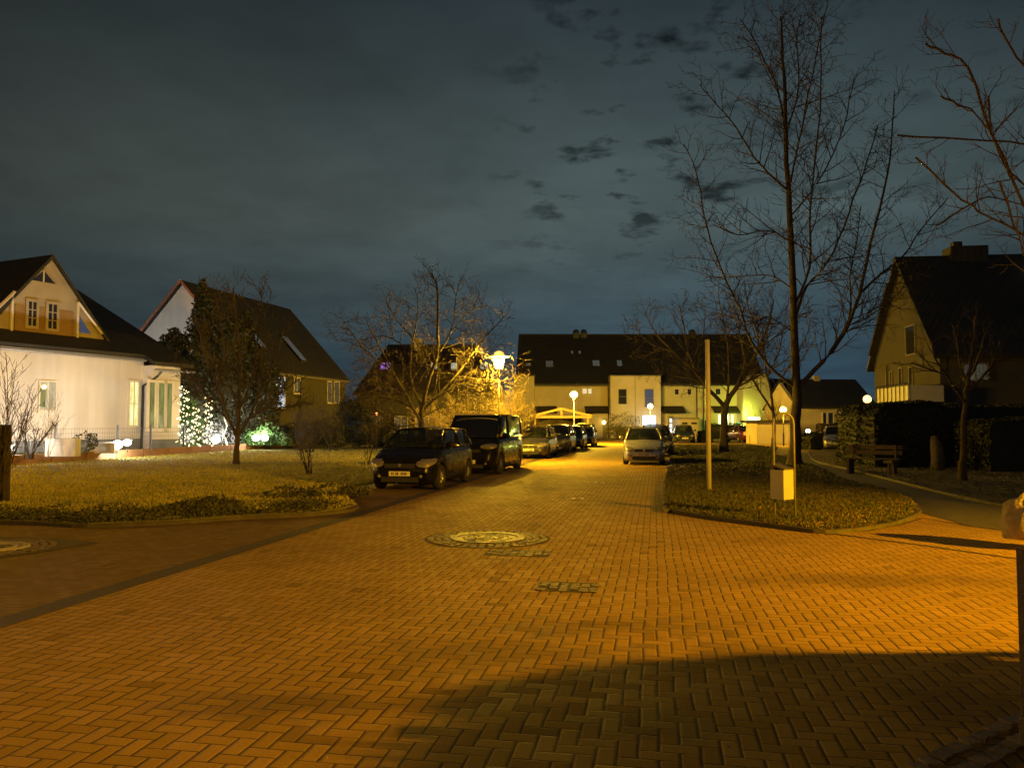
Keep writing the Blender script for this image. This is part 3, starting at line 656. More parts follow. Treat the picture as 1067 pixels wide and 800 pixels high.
# ---- gabled carport
Dc = 70.; cx0, cx1 = P(557.5, 441, Dc).x, P(612.5, 441, Dc).x; cw = cx1 - cx0
cp = empty('carport', (cx0, Dc, 0)); tag(cp, 'timber carport with a low gabled front behind the row of parked cars', 'carport')
pz = P(585, 435.5, Dc).z; az = P(585, 427, Dc).z
for x in (0, cw): 
    for y in (0, 5): MB().box(x - .08, x + .08, y - .08, y + .08, 0, pz).build('post', M['pole_wood'], cp)
MB().box(-.2, cw + .2, -.1, .1, pz, pz + .2).build('beam', M['pole_wood'], cp)
for s in (0, 1):
    xe = -.35 if s == 0 else cw + .35
    MB().prism([(xe, -.2, pz + .05), (cw/2, -.2, az), (cw/2, -.2, az + .22), (xe, -.2, pz + .27)], (0, .12, 0)).build('bargeboard', M['pole_wood'], cp)
    MB().prism([(xe, -.05, pz + .2), (cw/2, -.05, az + .15), (cw/2, 5.3, az + .15), (xe, 5.3, pz + .2)][::-1 if s == 0 else 1], (0, 0, .06)).build('roof', M['roof_brown'], cp)
MB().box(cw/2 - .08, cw/2 + .08, -.1, .05, pz + .2, az).build('king_post', M['pole_wood'], cp)
MB().box(.1, cw - .1, 5.1, 5.2, 0, pz).build('back_panel', M['roof_brown'], cp)

# ---- shed right of the terrace
Ds = 62.; a = P(789, 441, Ds); b = P(824, 441, Ds)
sh = empty('shed', (a.x, Ds, 0)); tag(sh, 'flat roofed garden shed lit yellow behind the litter bin stand', 'shed')
hz = P(800, 441, Ds).z + .05; ww = b.x - a.x
MB().box(0, ww, 0, 3, 0, hz).build('wall', M['stucco_warm'], sh); MB().box(-.4, ww + .1, -.5, 3.2, hz, hz + .2).build('roof', M['roof_brown'], sh)
MB().box(ww * .86, ww * .92, -.06, 0, 0, hz).build('door_post', M['wood_trim'], sh)
# ---- bungalow on the right
Db = 66.; a = P(829, 441, Db); X1 = a.x; bg = empty('bungalow', (a.x, Db, 0)); tag(bg, 'low pale bungalow with a dark roof right of the big tree trunk', 'bungalow')
bw = P(914, 441, Db).x - a.x; be = P(850, 423.5, Db).z; br = P(850, 397.5, Db + 4).z
m = MB().box(0, bw, 0, 8, 0, be); m.prism([(0, 0, be), (0, 8, be), (0, 4, br - .1)], (.3, 0, 0)); m.build('wall', M['stucco_warm'], bg)
m = MB().prism([(-.1, -.4, be - .2), (bw, -.4, be - .2), (bw, 4, br), (.6, 4, br)], (0, 0, .2)); m.prism([(-.1, 8.4, be - .2), (bw, 8.4, be - .2), (bw, 4, br), (.6, 4, br)][::-1], (0, 0, .2)); m.build('roof', M['roof'], bg)
for a_, b_ in ((857.5, 861), (863, 868)): window(bg, PF, P(a_, 441, Db).x - X1, P(b_, 441, Db).x - X1, P(850, 442, Db).z, P(850, 430, Db).z, M['glass'], nv=0)
MB().box(bw * .45, bw * .45 + .5, 3.7, 4.3, br - .3, br + .5).build('chimney', M['stucco_dull'], bg)
# dark house far behind, with one cold window
a = P(796, 441, 100); b = P(826, 441, 100); fh = empty('house', (a.x, 100, 0)); tag(fh, 'dark house with one small cold lit window between the terrace and the big tree', 'house')
MB().box(0, b.x - a.x + 2, 0, 8, 0, P(800, 408, 100).z).build('wall', M['stucco_dull'], fh)
gable_roof(fh, 0, b.x - a.x + 2, 0, 8, P(800, 408, 100).z, P(800, 396, 104).z, M['roof'], 'x', .3)
window(fh, PF, P(802.5, 1, 100).x - a.x, P(805.5, 1, 100).x - a.x, P(800, 414, 100).z, P(800, 407.5, 100).z, M['w_white'], nv=0, sill=False, fw=.04)

# ---- big dark house on the right
fo = Vector((19.45, 42.2)); no = Vector((18.5, 34.0)); dd = (no - fo).normalized()
h3 = empty('house', (fo.x, fo.y, 0), math.atan2(dd.y, dd.x)); W3 = (no - fo).length
tag(h3, 'tall dark roofed house on the right with a pale gable and a lit balcony', 'house')
E3, R3 = 4.75, P(944, 268, 38).z - .2
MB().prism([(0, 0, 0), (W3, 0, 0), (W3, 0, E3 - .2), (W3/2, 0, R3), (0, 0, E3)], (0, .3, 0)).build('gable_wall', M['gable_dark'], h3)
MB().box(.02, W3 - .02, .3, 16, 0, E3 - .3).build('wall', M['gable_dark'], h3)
gable_roof(h3, 0, W3, 0, 16, E3, R3 + .05, M['roof'], 'y', ov=.3, th=.2)
MB().box(W3/2 - .7, W3/2 + .3, 2.2, 3.9, R3 - .5, R3 + .65).box(W3/2 - .5, W3/2 - .1, 2.5, 2.9, R3 + .65, R3 + .95).build('chimney', M['roof'], h3)
PG = ('y', 0, -1)
for a, b, z0, z1 in ((2.4, 2.65, 2.4, 4.2), (3.6, 3.95, 3.2, 4.3), (4.9, 5.3, 3.1, 4.25), (4.6, 5.7, 4.9, 6.2)): window(h3, PG, a, b, z0, z1, M['glass'], nv=0, fw=.05, fr=M['stucco_dull'], sill=False)
MB().tube([(2.1, -.1, 0), (2.1, -.1, E3 - .2)], .05, 5).build('downpipe', M['dark_metal'], h3)
MB().tube([(.3, -.35, E3 + .5), (3.2, -.35, E3 + 3.8)], .06, 5).build('rafter', M['dark_metal'], h3)
bal = MB().box(4.6, 8.6, -1.4, 0, 2.35, 2.5).build('balcony', M['dark_metal'], h3)
m = MB(); m.box(4.6, 8.6, -1.42, -1.38, 2.55, 3.25); m.box(4.6, 4.64, -1.38, 0, 2.55, 3.25); m.box(8.56, 8.6, -1.38, 0, 2.55, 3.25); m.build('railing', M['bin'], bal)
m = MB()
for i in range(9): m.tube([(4.6 + i*.5, -1.45, 2.4), (4.6 + i*.5, -1.45, 3.35)], .02, 4)
m.tube([(4.6, -1.45, 3.35), (8.6, -1.45, 3.35)], .03, 4); m.build('handrail', M['dark_metal'], bal)
# windows on the road-side slope and the long wall facing the camera
PW = ('x', W3 - .02, 1)
window(h3, PW, 1.0, 1.9, 3.5, 4.15, M['w_dim'], nv=1, fr=M['stucco_dull'], sill=False, nh=0, label='small dim lit window under the eave')
w_ = MB().prism([(W3*.5 + 1.05, 5.4, R3 - 1.0), (W3*.5 + 1.05, 6.2, R3 - 1.0), (W3*.5 + .65, 6.2, R3 - .5), (W3*.5 + .65, 5.4, R3 - .5)], (.1, 0, .3)).build('skylight', M['w_pale'], h3)
window(h3, PW, 9.0, 9.8, 1.3, 1.8, M['w_pale'], nv=1, sill=False)
# bright garden column and lamp beside the right house
c = P(902, 455, 41); gp = empty('gate_pillar', (c.x, 41, 0)); tag(gp, 'pale rendered gate pillar left of the big dark hedge', 'pillar')
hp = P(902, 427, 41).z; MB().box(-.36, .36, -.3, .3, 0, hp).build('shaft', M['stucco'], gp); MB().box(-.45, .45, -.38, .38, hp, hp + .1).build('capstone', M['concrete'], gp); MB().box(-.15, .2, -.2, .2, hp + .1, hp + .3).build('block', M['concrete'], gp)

# ------------------------------------------------------------------ fence, edging board, planter boxes
brd = empty('edging_board', (0, 0, 0)); tag(brd, 'low brown timber edging between the lawn and the white house garden', 'edging')
def seg_board(a, b, n):
    d = (b - a) / n; nn = Vector((-d.y, d.x)).normalized() * .03
    for i in range(n):
        p = a + d * i; q = p + d * .97; h = .42 + U(-.015, .015)
        MB().prism([(p.x + nn.x, p.y + nn.y, 0), (p.x - nn.x, p.y - nn.y, 0), (q.x - nn.x, q.y - nn.y, 0), (q.x + nn.x, q.y + nn.y, 0)], (0, 0, h)).build('plank', M['board'], brd)
seg_board(B0, B1, 8); seg_board(B1, B2, 5)
fen = empty('garden_fence', (0, 0, 0)); tag(fen, 'thin wire mesh fence with dark posts in front of the white house', 'fence')
fa, fb = Vector((-19.2, 28.3)), Vector((-16.3, 45.5))
ts = [0, .22, .44, .58, .74, .96]
for q in ts:
    p = fa.lerp(fb, q); MB().box(p.x - .035, p.x + .035, p.y - .035, p.y + .035, .3, 1.55).build('post', M['dark_metal'], fen)
m = MB()
for z in [.4 + .2 * i for i in range(6)]: m.tube([(fa.x, fa.y, z), (fb.x, fb.y, z)], .006, 3)
for i in range(110): 
    p = fa.lerp(fb, i / 110); m.tube([(p.x, p.y, .32), (p.x, p.y, 1.42)], .004, 3)
m.build('wire_mesh', M['dark_metal'], fen)
for px0, px1, pyt, pyb, D, l in ((51, 82, 457, 471, 31, 'long white planter trough behind the fence under the lit window'), (95, 122, 461, 469, 34, 'low white planter trough left of the brightest garden floodlight')):
    a, b = P(px0, 441, D).x, P(px1, 441, D).x; zt = P(60, pyt, D).z
    t = empty('planter', ((a + b) / 2, D, .33)); tag(t, l, 'planter', 'white planters in the garden'); hw = (b - a) / 2; h = zt - .33
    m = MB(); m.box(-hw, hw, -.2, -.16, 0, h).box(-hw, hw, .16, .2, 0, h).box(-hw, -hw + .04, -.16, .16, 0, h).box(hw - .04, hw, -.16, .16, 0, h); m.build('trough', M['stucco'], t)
    MB().box(-hw + .04, hw - .04, -.16, .16, 0, h - .04).build('soil', M['soil'], t)

# ------------------------------------------------------------------ trees
def wander(p, d, L, n, wob, up):
    pts = [p.copy()]; dd_ = d.normalized()
    for i in range(n):
        dd_ = (dd_ + Vector((U(-wob, wob), U(-wob, wob), U(-wob, wob) + up))).normalized()
        pts.append(pts[-1] + dd_ * (L / n))
    return pts
def twigs(mb, pts, r0, lvl, cfg, frac0=.15):
    """side shoots along a limb"""
    n = len(pts) - 1; tot = sum((pts[i+1] - pts[i]).length for i in range(n))
    cnt = max(2, int(tot * cfg['den'][lvl])); 
    for c in range(cnt):
        f = frac0 + (1 - frac0) * (c + rnd()) / cnt * .99; k = f * n; i = min(int(k), n - 1); p = pts[i].lerp(pts[i+1], k - i)
        d = (pts[i+1] - pts[i]).normalized(); side = d.cross(Vector((U(-1,1), U(-1,1), U(-1,1))))
        if side.length < .05: continue
        side.normalize(); ang = cfg['ang'] * U(.7, 1.25)
        nd = d * math.cos(ang) + side * math.sin(ang)
        L = cfg['len'][lvl] * U(.45, 1.2) * (1.15 - .75 * f)
        r = max(cfg['rmin'], cfg['rad'][lvl] * (1.1 - .6 * f))
        ns = cfg.get('seg', (5, 4, 3, 2))[lvl]
        q = wander(p, nd, L, ns, cfg['wob'], cfg['up'])
        mb.tube(q, [max(cfg['rmin'] * .7, r * (1 - .75 * j / ns)) for j in range(ns + 1)], 4 if lvl == 0 else 3, False)
        if lvl + 1 < len(cfg['den']): twigs(mb, q, r, lvl + 1, cfg, .2)
CFG = dict(thin=.68, den=(3.3, 3.2, 3.0), len=(2.3, 1.1, .6), rad=(.026, .014, .010), ang=R(55), wob=.16, up=.05, rmin=.009)
def limb(mb, pts, r0, r1, k=7):
    q = [Vector(p) for p in smooth_line([tuple(p) for p in pts], 3)]; n = len(q) - 1
    q = [p + Vector((U(-.03, .03), U(-.03, .03), 0)) if 0 < i < n else p for i, p in enumerate(q)]
    mb.tube(q, [r0 + (r1 - r0) * (i / n) ** .8 for i in range(n + 1)], k, False); return q

# big tree on the island
def pix_tree(name, label, D, trunk, limbs, rt, cfg, cat='tree', dz=1.2, base=None):
    t = empty(name, (0, 0, 0)); b = P(*trunk[0], D) if base is None else Vector(base)
    t.location = (b.x, b.y, 0); off = Vector((b.x, b.y, 0))
    tw = MB(); tk = MB()
    tp = [P(px, py, D) - off for px, py in trunk]; tp[0] = Vector((0, 0, 0.02)) if base is None else tp[0]
    q = limb(tk, [tp[0] + Vector((0, 0, 0))] + tp[1:], rt, .03, 9)
    if base is None: tk.tube([(0, 0, -.02), (0, 0, .25), (0, 0, .6)], [rt * 1.5, rt * 1.15, rt * 1.0], 10, False)
    tk.build('trunk', M['bark'], t, True)
    twigs(tw, q, rt, 0, cfg, .45)
    lm_ = []
    for i, (pts, r0) in enumerate(limbs):
        sgn = (-1, 1, .3, -.5)[i % 4]; mb = MB()
        r0 *= cfg.get('thin', .8); pp = [P(px, py, D + sgn * dz * (k / max(1, len(pts) - 1)) * 1.6) - off for k, (px, py) in enumerate(pts)]
        q = limb(mb, pp, r0, .018, 6); mb.build('limb', M['bark'], t, True); twigs(tw, q, r0, 0, cfg, .12)
    tw.build('crown', M['twig'], t)
    return tag(t, label, cat)
big_limbs = [
 ([(834, 400), (858, 376), (879, 346), (895, 307), (907, 256), (921, 200), (929, 153), (932, 95)], .16),
 ([(895, 307), (918, 285), (941, 267), (960, 239), (988, 206)], .08),
 ([(826, 402), (800, 380), (781, 352), (772, 324), (758, 296), (741, 250), (732, 214), (724, 175), (712, 150)], .09),
 ([(829, 330), (840, 298), (857, 281), (874, 250), (890, 205), (904, 168), (915, 130)], .09),
 ([(828, 318), (843, 279), (844, 234), (847, 179), (855, 114), (855, 50), (856, 18)], .08),
 ([(824, 300), (803, 287), (772, 288), (735, 289)], .045),
 ([(820, 150), (809, 92), (790, 50), (771, 20)], .07),
 ([(822, 200), (800, 180), (786, 164), (767, 133), (748, 111), (729, 88)], .07),
 ([(824, 190), (832, 150), (839, 114), (851, 57), (862, 5)], .06),
 ([(888, 338), (907, 329), (930, 312), (948, 290)], .04),
 ([(862, 372), (885, 330), (886, 290), (893, 250), (897, 215)], .06),
 ([(822, 250), (800, 240), (770, 245), (745, 235)], .04),
 ([(824, 225), (845, 200), (868, 160), (882, 120), (890, 80)], .05),
 ([(825, 345), (800, 330), (775, 335), (745, 325)], .04),
 ([(822, 130), (832, 90), (830, 45), (835, 15)], .05)]
bigt = pix_tree('bare_tree', 'tallest bare tree with a straight trunk on the grass island behind the litter bin', 30.0,
    [(828, 486), (829, 440), (830, 400), (827, 330), (824, 250), (820, 170), (818, 100), (815, 45), (813, 18)], big_limbs, .235, CFG)
# round crowned tree in the middle of the island
CFG2 = dict(den=(2.8, 3.2, 3.0), len=(2.0, 1.1, .6), rad=(.03, .018, .014), ang=R(50), wob=.2, up=.06, rmin=.014)
pix_tree('bare_tree', 'bare spreading tree with a pale forked trunk farther back on the island', 44.0,
    [(754, 470), (755, 440), (757, 420), (770, 400), (786, 372), (800, 340), (806, 312)],
    [([(756, 425), (738, 405), (722, 385), (700, 365), (682, 345), (672, 325)], .16), ([(738, 405), (722, 395), (700, 392), (680, 388)], .08),
     ([(724, 385), (716, 360), (712, 335), (708, 318)], .09), ([(757, 422), (760, 395), (758, 360), (752, 325), (748, 305)], .1),
     ([(770, 402), (790, 392), (812, 380), (835, 360)], .1), ([(786, 372), (790, 350), (780, 322), (776, 300)], .07),
     ([(720, 380), (732, 350), (735, 322)], .06), ([(764, 408), (776, 380), (770, 345), (764, 318)], .07), ([(790, 365), (815, 345), (832, 330), (845, 325)], .07),
     ([(700, 365), (685, 362), (668, 350), (662, 338)], .05)], .25, CFG2)
# slim leaning tree right behind it
CFG3 = dict(den=(2.2, 2.8, 2.4), len=(1.6, .8, .5), rad=(.03, .018, .014), ang=R(45), wob=.2, up=.08, rmin=.014)
pix_tree('bare_tree', 'dense twiggy bare tree behind the tall tree trunk, beside the lime lit wall', 56.0,
    [(806, 463), (806, 435), (803, 405), (798, 385), (796, 360), (792, 330)],
    [([(806, 430), (792, 408), (780, 385), (772, 355), (768, 325)], .12), ([(804, 410), (820, 385), (838, 355), (846, 330)], .1), ([(800, 392), (812, 365), (818, 335), (822, 310)], .09), ([(797, 370), (785, 345), (782, 318)], .07), ([(820, 385), (835, 375), (850, 352)], .06)], .14, CFG3)
# slim tree by the right hedge
CFG4 = dict(den=(2.6, 3., 2.5), len=(1.1, .6, .35), rad=(.025, .014, .009), ang=R(45), wob=.18, up=.1, rmin=.008)
pix_tree('bare_tree', 'slim bare tree with a pale trunk in front of the dark house on the right', 21.7,
    [(1003, 502), (1004, 460), (1006, 425), (1008, 400), (1012, 375), (1015, 350), (1018, 328)],
    [([(1006, 420), (995, 405), (985, 390), (975, 372), (968, 350)], .05), ([(1007, 410), (1022, 395), (1034, 378), (1042, 355)], .05), ([(1008, 402), (1000, 380), (996, 355), (992, 338)], .04), ([(1009, 395), (1020, 372), (1028, 345)], .035), ([(985, 390), (968, 385), (950, 378)], .025)], .10, CFG4, dz=.8)
# tree standing just outside the frame on the right, branches reach in
CFG5 = dict(den=(3.2, 3.6, 3.), len=(1.0, .5, .28), rad=(.014, .008, .005), ang=R(50), wob=.2, up=.05, rmin=.004, thin=.45)
pix_tree('bare_tree', 'bare tree at the right edge whose branches hang into the upper right corner', 13.0,
    [(1190, 560), (1185, 440), (1170, 330), (1150, 230), (1120, 120), (1090, 20)],
    [([(1155, 340), (1110, 275), (1067, 214), (1035, 140), (1007, 72), (985, 56), (965, 46)], .06), ([(1140, 200), (1100, 165), (1067, 150), (1010, 146), (935, 141)], .03),
     ([(1160, 300), (1110, 270), (1067, 244), (1030, 226), (1003, 208), (975, 185), (954, 164)], .035), ([(1090, 330), (1066, 262), (1052, 225), (1042, 190)], .025),
     ([(1130, 150), (1095, 100), (1060, 60), (1040, 20)], .04), ([(1067, 214), (1030, 205), (1000, 220), (975, 235)], .02), ([(1050, 170), (1020, 120), (1000, 110), (980, 100)], .02), ([(1120, 240), (1075, 200), (1040, 160), (1030, 100)], .025)], .17, CFG5, dz=.5, base=(P(1190, 441, 13).x, 13, 0))
# centre left spreading tree (lit from the lamp)
CFG6 = dict(den=(5.0, 4.6, 3.6), len=(1.6, .9, .5), rad=(.02, .012, .009), ang=R(55), wob=.26, up=.0, rmin=.008, thin=.55)
pix_tree('bare_tree', 'wide bare tree left of the street lamp, rising over the black van', 31.5,
    [(438, 474), (438, 450), (440, 425), (446, 400), (455, 370), (456, 335), (455, 300), (450, 285)],
    [([(438, 440), (425, 415), (408, 385), (392, 355), (380, 330)], .12), ([(440, 430), (462, 405), (485, 378), (505, 352), (525, 330)], .12),
     ([(440, 425), (428, 395), (430, 355), (436, 320), (432, 300)], .1), ([(455, 372), (470, 345), (475, 315), (478, 295)], .07),
     ([(408, 385), (385, 370), (365, 345), (358, 335)], .06), ([(450, 415), (480, 400), (510, 395), (538, 402)], .07),
     ([(462, 405), (490, 415), (515, 425)], .05), ([(430, 425), (405, 415), (380, 415), (360, 425)], .06), ([(425, 415), (400, 400), (375, 395)], .05),
     ([(446, 395), (440, 365), (415, 335), (402, 312)], .06), ([(485, 378), (500, 370), (525, 375), (540, 385)], .05), ([(470, 345), (490, 325), (508, 318)], .04), ([(485, 380), (505, 382), (520, 395), (528, 412)], .04), ([(440, 436), (420, 432), (398, 430), (378, 436)], .05), ([(441, 434), (462, 424), (484, 424), (498, 432)], .05), ([(440, 440), (415, 445), (400, 442)], .04), ([(470, 398), (488, 404), (500, 418)], .04), ([(408, 388), (385, 395), (368, 408)], .05), ([(420, 360), (400, 350), (375, 355)], .05)], .13, CFG6)
# lawn tree in front of the evergreens
CFG7 = dict(den=(4.6, 4.6, 3.6), len=(1.4, .8, .45), rad=(.02, .012, .009), thin=.7, ang=R(38), wob=.16, up=.10, rmin=.010)
pix_tree('bare_tree', 'dense twiggy bare tree on the lawn in front of the garden floodlights', 30.0,
    [(246, 485), (247, 462), (248, 440), (250, 410), (250, 370), (246, 330), (243, 300)],
    [([(247, 458), (238, 435), (228, 405), (215, 370), (205, 340)], .08), ([(248, 455), (262, 430), (275, 400), (288, 370), (296, 345)], .08), ([(247, 450), (230, 430), (208, 405), (190, 385)], .06),
     ([(248, 445), (268, 430), (292, 410), (312, 395)], .05), ([(249, 430), (240, 400), (234, 365), (228, 325), (224, 305)], .06), ([(250, 425), (262, 395), (268, 355), (272, 320), (270, 298)], .06),
     ([(262, 432), (280, 425), (300, 424), (320, 418)], .035), ([(228, 405), (212, 395), (196, 398)], .035)], .11, CFG7, dz=.9)

# small shrubs and saplings
def bare_shrub(name, label, x, y, h, w, n, mat, z0=.05, cfgd=None, group=None, r=.014):
    t = empty(name, (x, y, z0)); st = MB(); tw = MB()
    cfg = cfgd or dict(den=(4.5, 5.), len=(h * .28, h * .13), rad=(r * .6, r * .4), ang=R(35), wob=.18, up=.12, rmin=r * .35, seg=(4, 3))
    for i in range(n):
        a = U(0, 6.28); lean = U(.1, 1.) * w / h
        q = wander(Vector((U(-.1, .1) * w, U(-.1, .1) * w, 0)), Vector((math.cos(a) * lean, math.sin(a) * lean, 1)), h * U(.6, 1.), 6, .10, .02)
        st.tube(q, [r * (1 - .7 * j / 6) for j in range(7)], 4, False); twigs(tw, q, r, 0, cfg, .25)
    st.build('stems', mat, t); tw.build('twigs', mat, t); return tag(t, label, 'shrub', group)
x, y = G(4, 527); bare_shrub('bare_shrub', 'tall bare shrub rising beside the wooden post at the left edge', x - .1, y, 2.9, 1.3, 11, M['twig'])
p = P(38, 1, 29); bare_shrub('bare_shrub', 'dark knobbly pruned shrub behind the fence left of the white planter', p.x, 29.3, 1.9, 1.4, 7, M['twig'], .3, r=.03)
p = P(66, 1, 30.5); bare_shrub('bare_shrub', 'fine bare shrub in front of the lit window with the curtain', p.x, 30.5, 2.6, 1.6, 10, M['twig_pale'], .3, r=.010)
x, y = G(323, 497); bare_shrub('sapling', 'bare many stemmed sapling on the lawn left of the black car', x, y, 2.0, 1.1, 8, M['twig'])
x, y = G(381, 487); bare_shrub('sapling', 'slim bare sapling beside the front of the black car', x, y, 1.9, .8, 4, M['twig'])
x, y = G(150, 500); 
for i, (px, D, h, w) in enumerate(((330, 42, 3.2, 2.4), (352, 45, 3.4, 2.6), (318, 45, 2.6, 2.0))):
    p = P(px, 1, D); bare_shrub('bare_shrub', ('loose bare bush in front of the middle of the grey side wall', 'loose bare bush under the two narrow windows of the grey side wall', 'low bare bush at the end of the timber edging')[i], p.x, D, h, w, 14, M['twig'], .05, r=.016)
# sunlit-looking forsythia-like brush beside the lamp
cb = dict(den=(5., 4.5), len=(1.0, .4), rad=(.016, .011), ang=R(30), wob=.2, up=-.02, rmin=.010, seg=(4, 3))
for px, D, h, w, n, l in ((528, 37, 3.3, 3.0, 34, 'bright arching bush right of the street lamp pole'), (508, 36, 3.0, 2.6, 30, 'bright dense bush left of the street lamp pole'), (480, 37, 3.0, 3.0, 30, 'bright twiggy bush behind the roof of the black van'), (455, 38, 2.8, 3.0, 26, 'twiggy bush behind the roof of the black car'), (550, 42, 2.3, 2.0, 20, 'small arching bush behind the grey estate car')):
    p = P(px, 1, D); bare_shrub('bush', l, p.x, D, h, w * .7, n, M['twig_pale'], .05, cb, r=.014)
def leafy(name, label, x, y, z0, shape, n, size, mat, cat='shrub', core=True, trunk=None):
    """shape: list of (cx,cy,cz,rx,ry,rz) lobes"""
    t = empty(name, (x, y, 0)); m = MB()
    for i in range(n):
        c = random.choice(shape); d = Vector((random.gauss(0, 1), random.gauss(0, 1), random.gauss(0, 1))).normalized() * (U(.3, 1) ** .4)
        cl = 1 + .16 * math.sin(d.x * 7 + c[0] * 3) * math.sin(d.z * 8 + 1)
        m.leaf((c[0] + d.x * c[3] * cl, c[1] + d.y * c[4] * cl, max(z0 + .02, c[2] + d.z * c[5] * cl)), size * U(.5, 1.3))
    m.build('crown' if trunk else 'foliage', mat, t)
    if core:
        m = MB()
        for c in shape: m.sphere((0, 0, 0), 1.0, 10); k = len(m.v) - 10 * 8; m.v[k:] = [(c[0] + v[0] * c[3] * .5, c[1] + v[1] * c[4] * .5, c[2] + v[2] * c[5] * .6) for v in m.v[k:]]
        m.build('inner_branches', mat, t)
    if trunk: MB().tube([(0, 0, z0 - .3), (0, 0, trunk)], [.16, .1], 7).build('trunk', M['bark'], t)
    return tag(t, label, cat)
# evergreens between the two left houses
p = P(214, 1, 46)
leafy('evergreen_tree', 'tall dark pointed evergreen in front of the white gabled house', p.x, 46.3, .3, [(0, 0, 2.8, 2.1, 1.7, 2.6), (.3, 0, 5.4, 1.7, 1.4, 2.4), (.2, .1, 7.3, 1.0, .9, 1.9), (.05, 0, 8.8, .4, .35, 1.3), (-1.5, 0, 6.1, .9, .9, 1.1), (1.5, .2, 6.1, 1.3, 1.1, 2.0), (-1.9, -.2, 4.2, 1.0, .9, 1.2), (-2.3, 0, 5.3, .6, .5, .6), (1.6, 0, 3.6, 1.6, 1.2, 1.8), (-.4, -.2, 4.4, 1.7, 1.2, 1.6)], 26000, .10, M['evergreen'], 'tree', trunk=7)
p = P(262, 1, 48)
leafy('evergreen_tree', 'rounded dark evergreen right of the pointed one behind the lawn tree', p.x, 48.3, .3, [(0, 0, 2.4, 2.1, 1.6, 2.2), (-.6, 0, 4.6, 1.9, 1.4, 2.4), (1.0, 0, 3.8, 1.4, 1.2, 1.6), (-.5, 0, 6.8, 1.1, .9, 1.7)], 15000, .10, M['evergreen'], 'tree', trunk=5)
p = P(345, 1, 52); leafy('shrub', 'dense dark shrub at the foot of the grey side wall', p.x, 51.5, .1, [(0, 0, .9, 2.4, 1.4, 1.1), (-2.6, 0, .8, 1.6, 1.2, .9)], 4500, .08, M['evergreen'])
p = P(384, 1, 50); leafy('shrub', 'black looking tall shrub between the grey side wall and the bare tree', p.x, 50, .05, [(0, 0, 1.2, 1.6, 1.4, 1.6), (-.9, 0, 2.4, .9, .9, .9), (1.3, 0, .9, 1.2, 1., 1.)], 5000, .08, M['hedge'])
p = P(105, 1, 33.5); leafy('shrub', 'small leafy shrub at the fence left of the brightest floodlight', p.x, 33, .33, [(0, 0, .8, .5, .3, .5), (.4, 0, .9, .25, .25, .4)], 500, .06, M['grass_dark'], core=False)
p = P(205, 1, 43); leafy('shrub', 'leafy green climber wrapped in fairy lights beside the white house', p.x - .1, 43.3, .33, [(0, 0, 1.2, .9, .5, 1.3), (-.2, 0, 2.4, .6, .4, .8)], 2200, .07, M['green'], core=False)
p = P(285, 1, 47); leafy('shrub', 'green bush behind the rightmost garden floodlight', p.x, 47, .33, [(0, 0, .9, .8, .5, .8), (-.9, 0, .7, .6, .5, .6), (1.1, 0, .6, .5, .5, .5)], 2200, .07, M['green'])
p = P(215, 1, 14)
for (px, py, s_, l) in ((222, 533, .26, 'dark tuft at the front kerb of the lawn'), (300, 522, .35, 'low weedy clump on the lawn in front of the sapling'), (350, 519, .4, 'low weedy clump near the front of the black car')):
    x, y = G(px, py); leafy('weed_clump', l, x, y, .06, [(0, 0, .16, s_ * 1.5, s_, s_ * .55), (s_, 0, .12, s_, s_, s_ * .4)], 700, .04, M['grass_dark'], 'weeds', core=False)
# hedges
def hedge(name, label, x0, x1, y0, y1, z1, n, mat, size=.05, rz=0, rnd_c=.25, cat='hedge', z0=0., inset=.08):
    t = empty(name, ((x0 + x1) / 2, (y0 + y1) / 2, 0), rz); hx, hy = (x1 - x0) / 2, (y1 - y0) / 2; m = MB()
    for i in range(n):
        f = random.choice('ftttlrb'); u, v = U(-1, 1), U(-1, 1); j = U(-.07, .05)
        if f == 'f': p_ = (u * hx, -hy - j, z0 + (v + 1) / 2 * (z1 - z0))
        elif f == 'b': p_ = (u * hx, hy + j, z0 + (v + 1) / 2 * (z1 - z0))
        elif f == 't': p_ = (u * hx, v * hy, z1 + j + .05 * math.sin(u * hx * 3))
        else: p_ = ((hx + j) * (1 if f == 'r' else -1), u * hy, z0 + (v + 1) / 2 * (z1 - z0))
        # rounded shoulders
        ex = max(0, abs(p_[0]) - (hx - rnd_c)); ez_ = max(0, p_[2] - (z1 - rnd_c))
        if ex > 0 and ez_ > 0 and ex * ex + ez_ * ez_ > rnd_c ** 2:
            k = rnd_c / math.sqrt(ex * ex + ez_ * ez_); p_ = (math.copysign(hx - rnd_c + ex * k, p_[0]), p_[1], z1 - rnd_c + ez_ * k)
        m.leaf(p_, size * U(.6, 1.3))
    m.build('foliage', mat, t)
    c = MB(); r_ = rnd_c; pr = [(-hx + inset, z0)]
    for i in range(7): a = math.pi - i * math.pi / 12; pr.append((-hx + inset + r_ + r_ * math.cos(a), z1 - inset - r_ + r_ * math.sin(a)))
    for i in range(7): a = math.pi / 2 - i * math.pi / 12; pr.append((hx - inset - r_ + r_ * math.cos(a), z1 - inset - r_ + r_ * math.sin(a)))
    pr.append((hx - inset, z0))
    c.prism([(a, -hy + inset, b) for a, b in pr], (0, 2 * hy - 2 * inset, 0)); c.build('inner_branches', mat, t)
    return tag(t, label, cat)
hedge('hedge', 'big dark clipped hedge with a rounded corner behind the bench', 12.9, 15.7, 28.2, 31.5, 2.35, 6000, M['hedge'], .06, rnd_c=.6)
hedge('hedge', 'dark clipped hedge right of the slim pale tree trunk', 15.4, 30, 25.5, 27.5, 1.75, 7000, M['hedge'], .06)
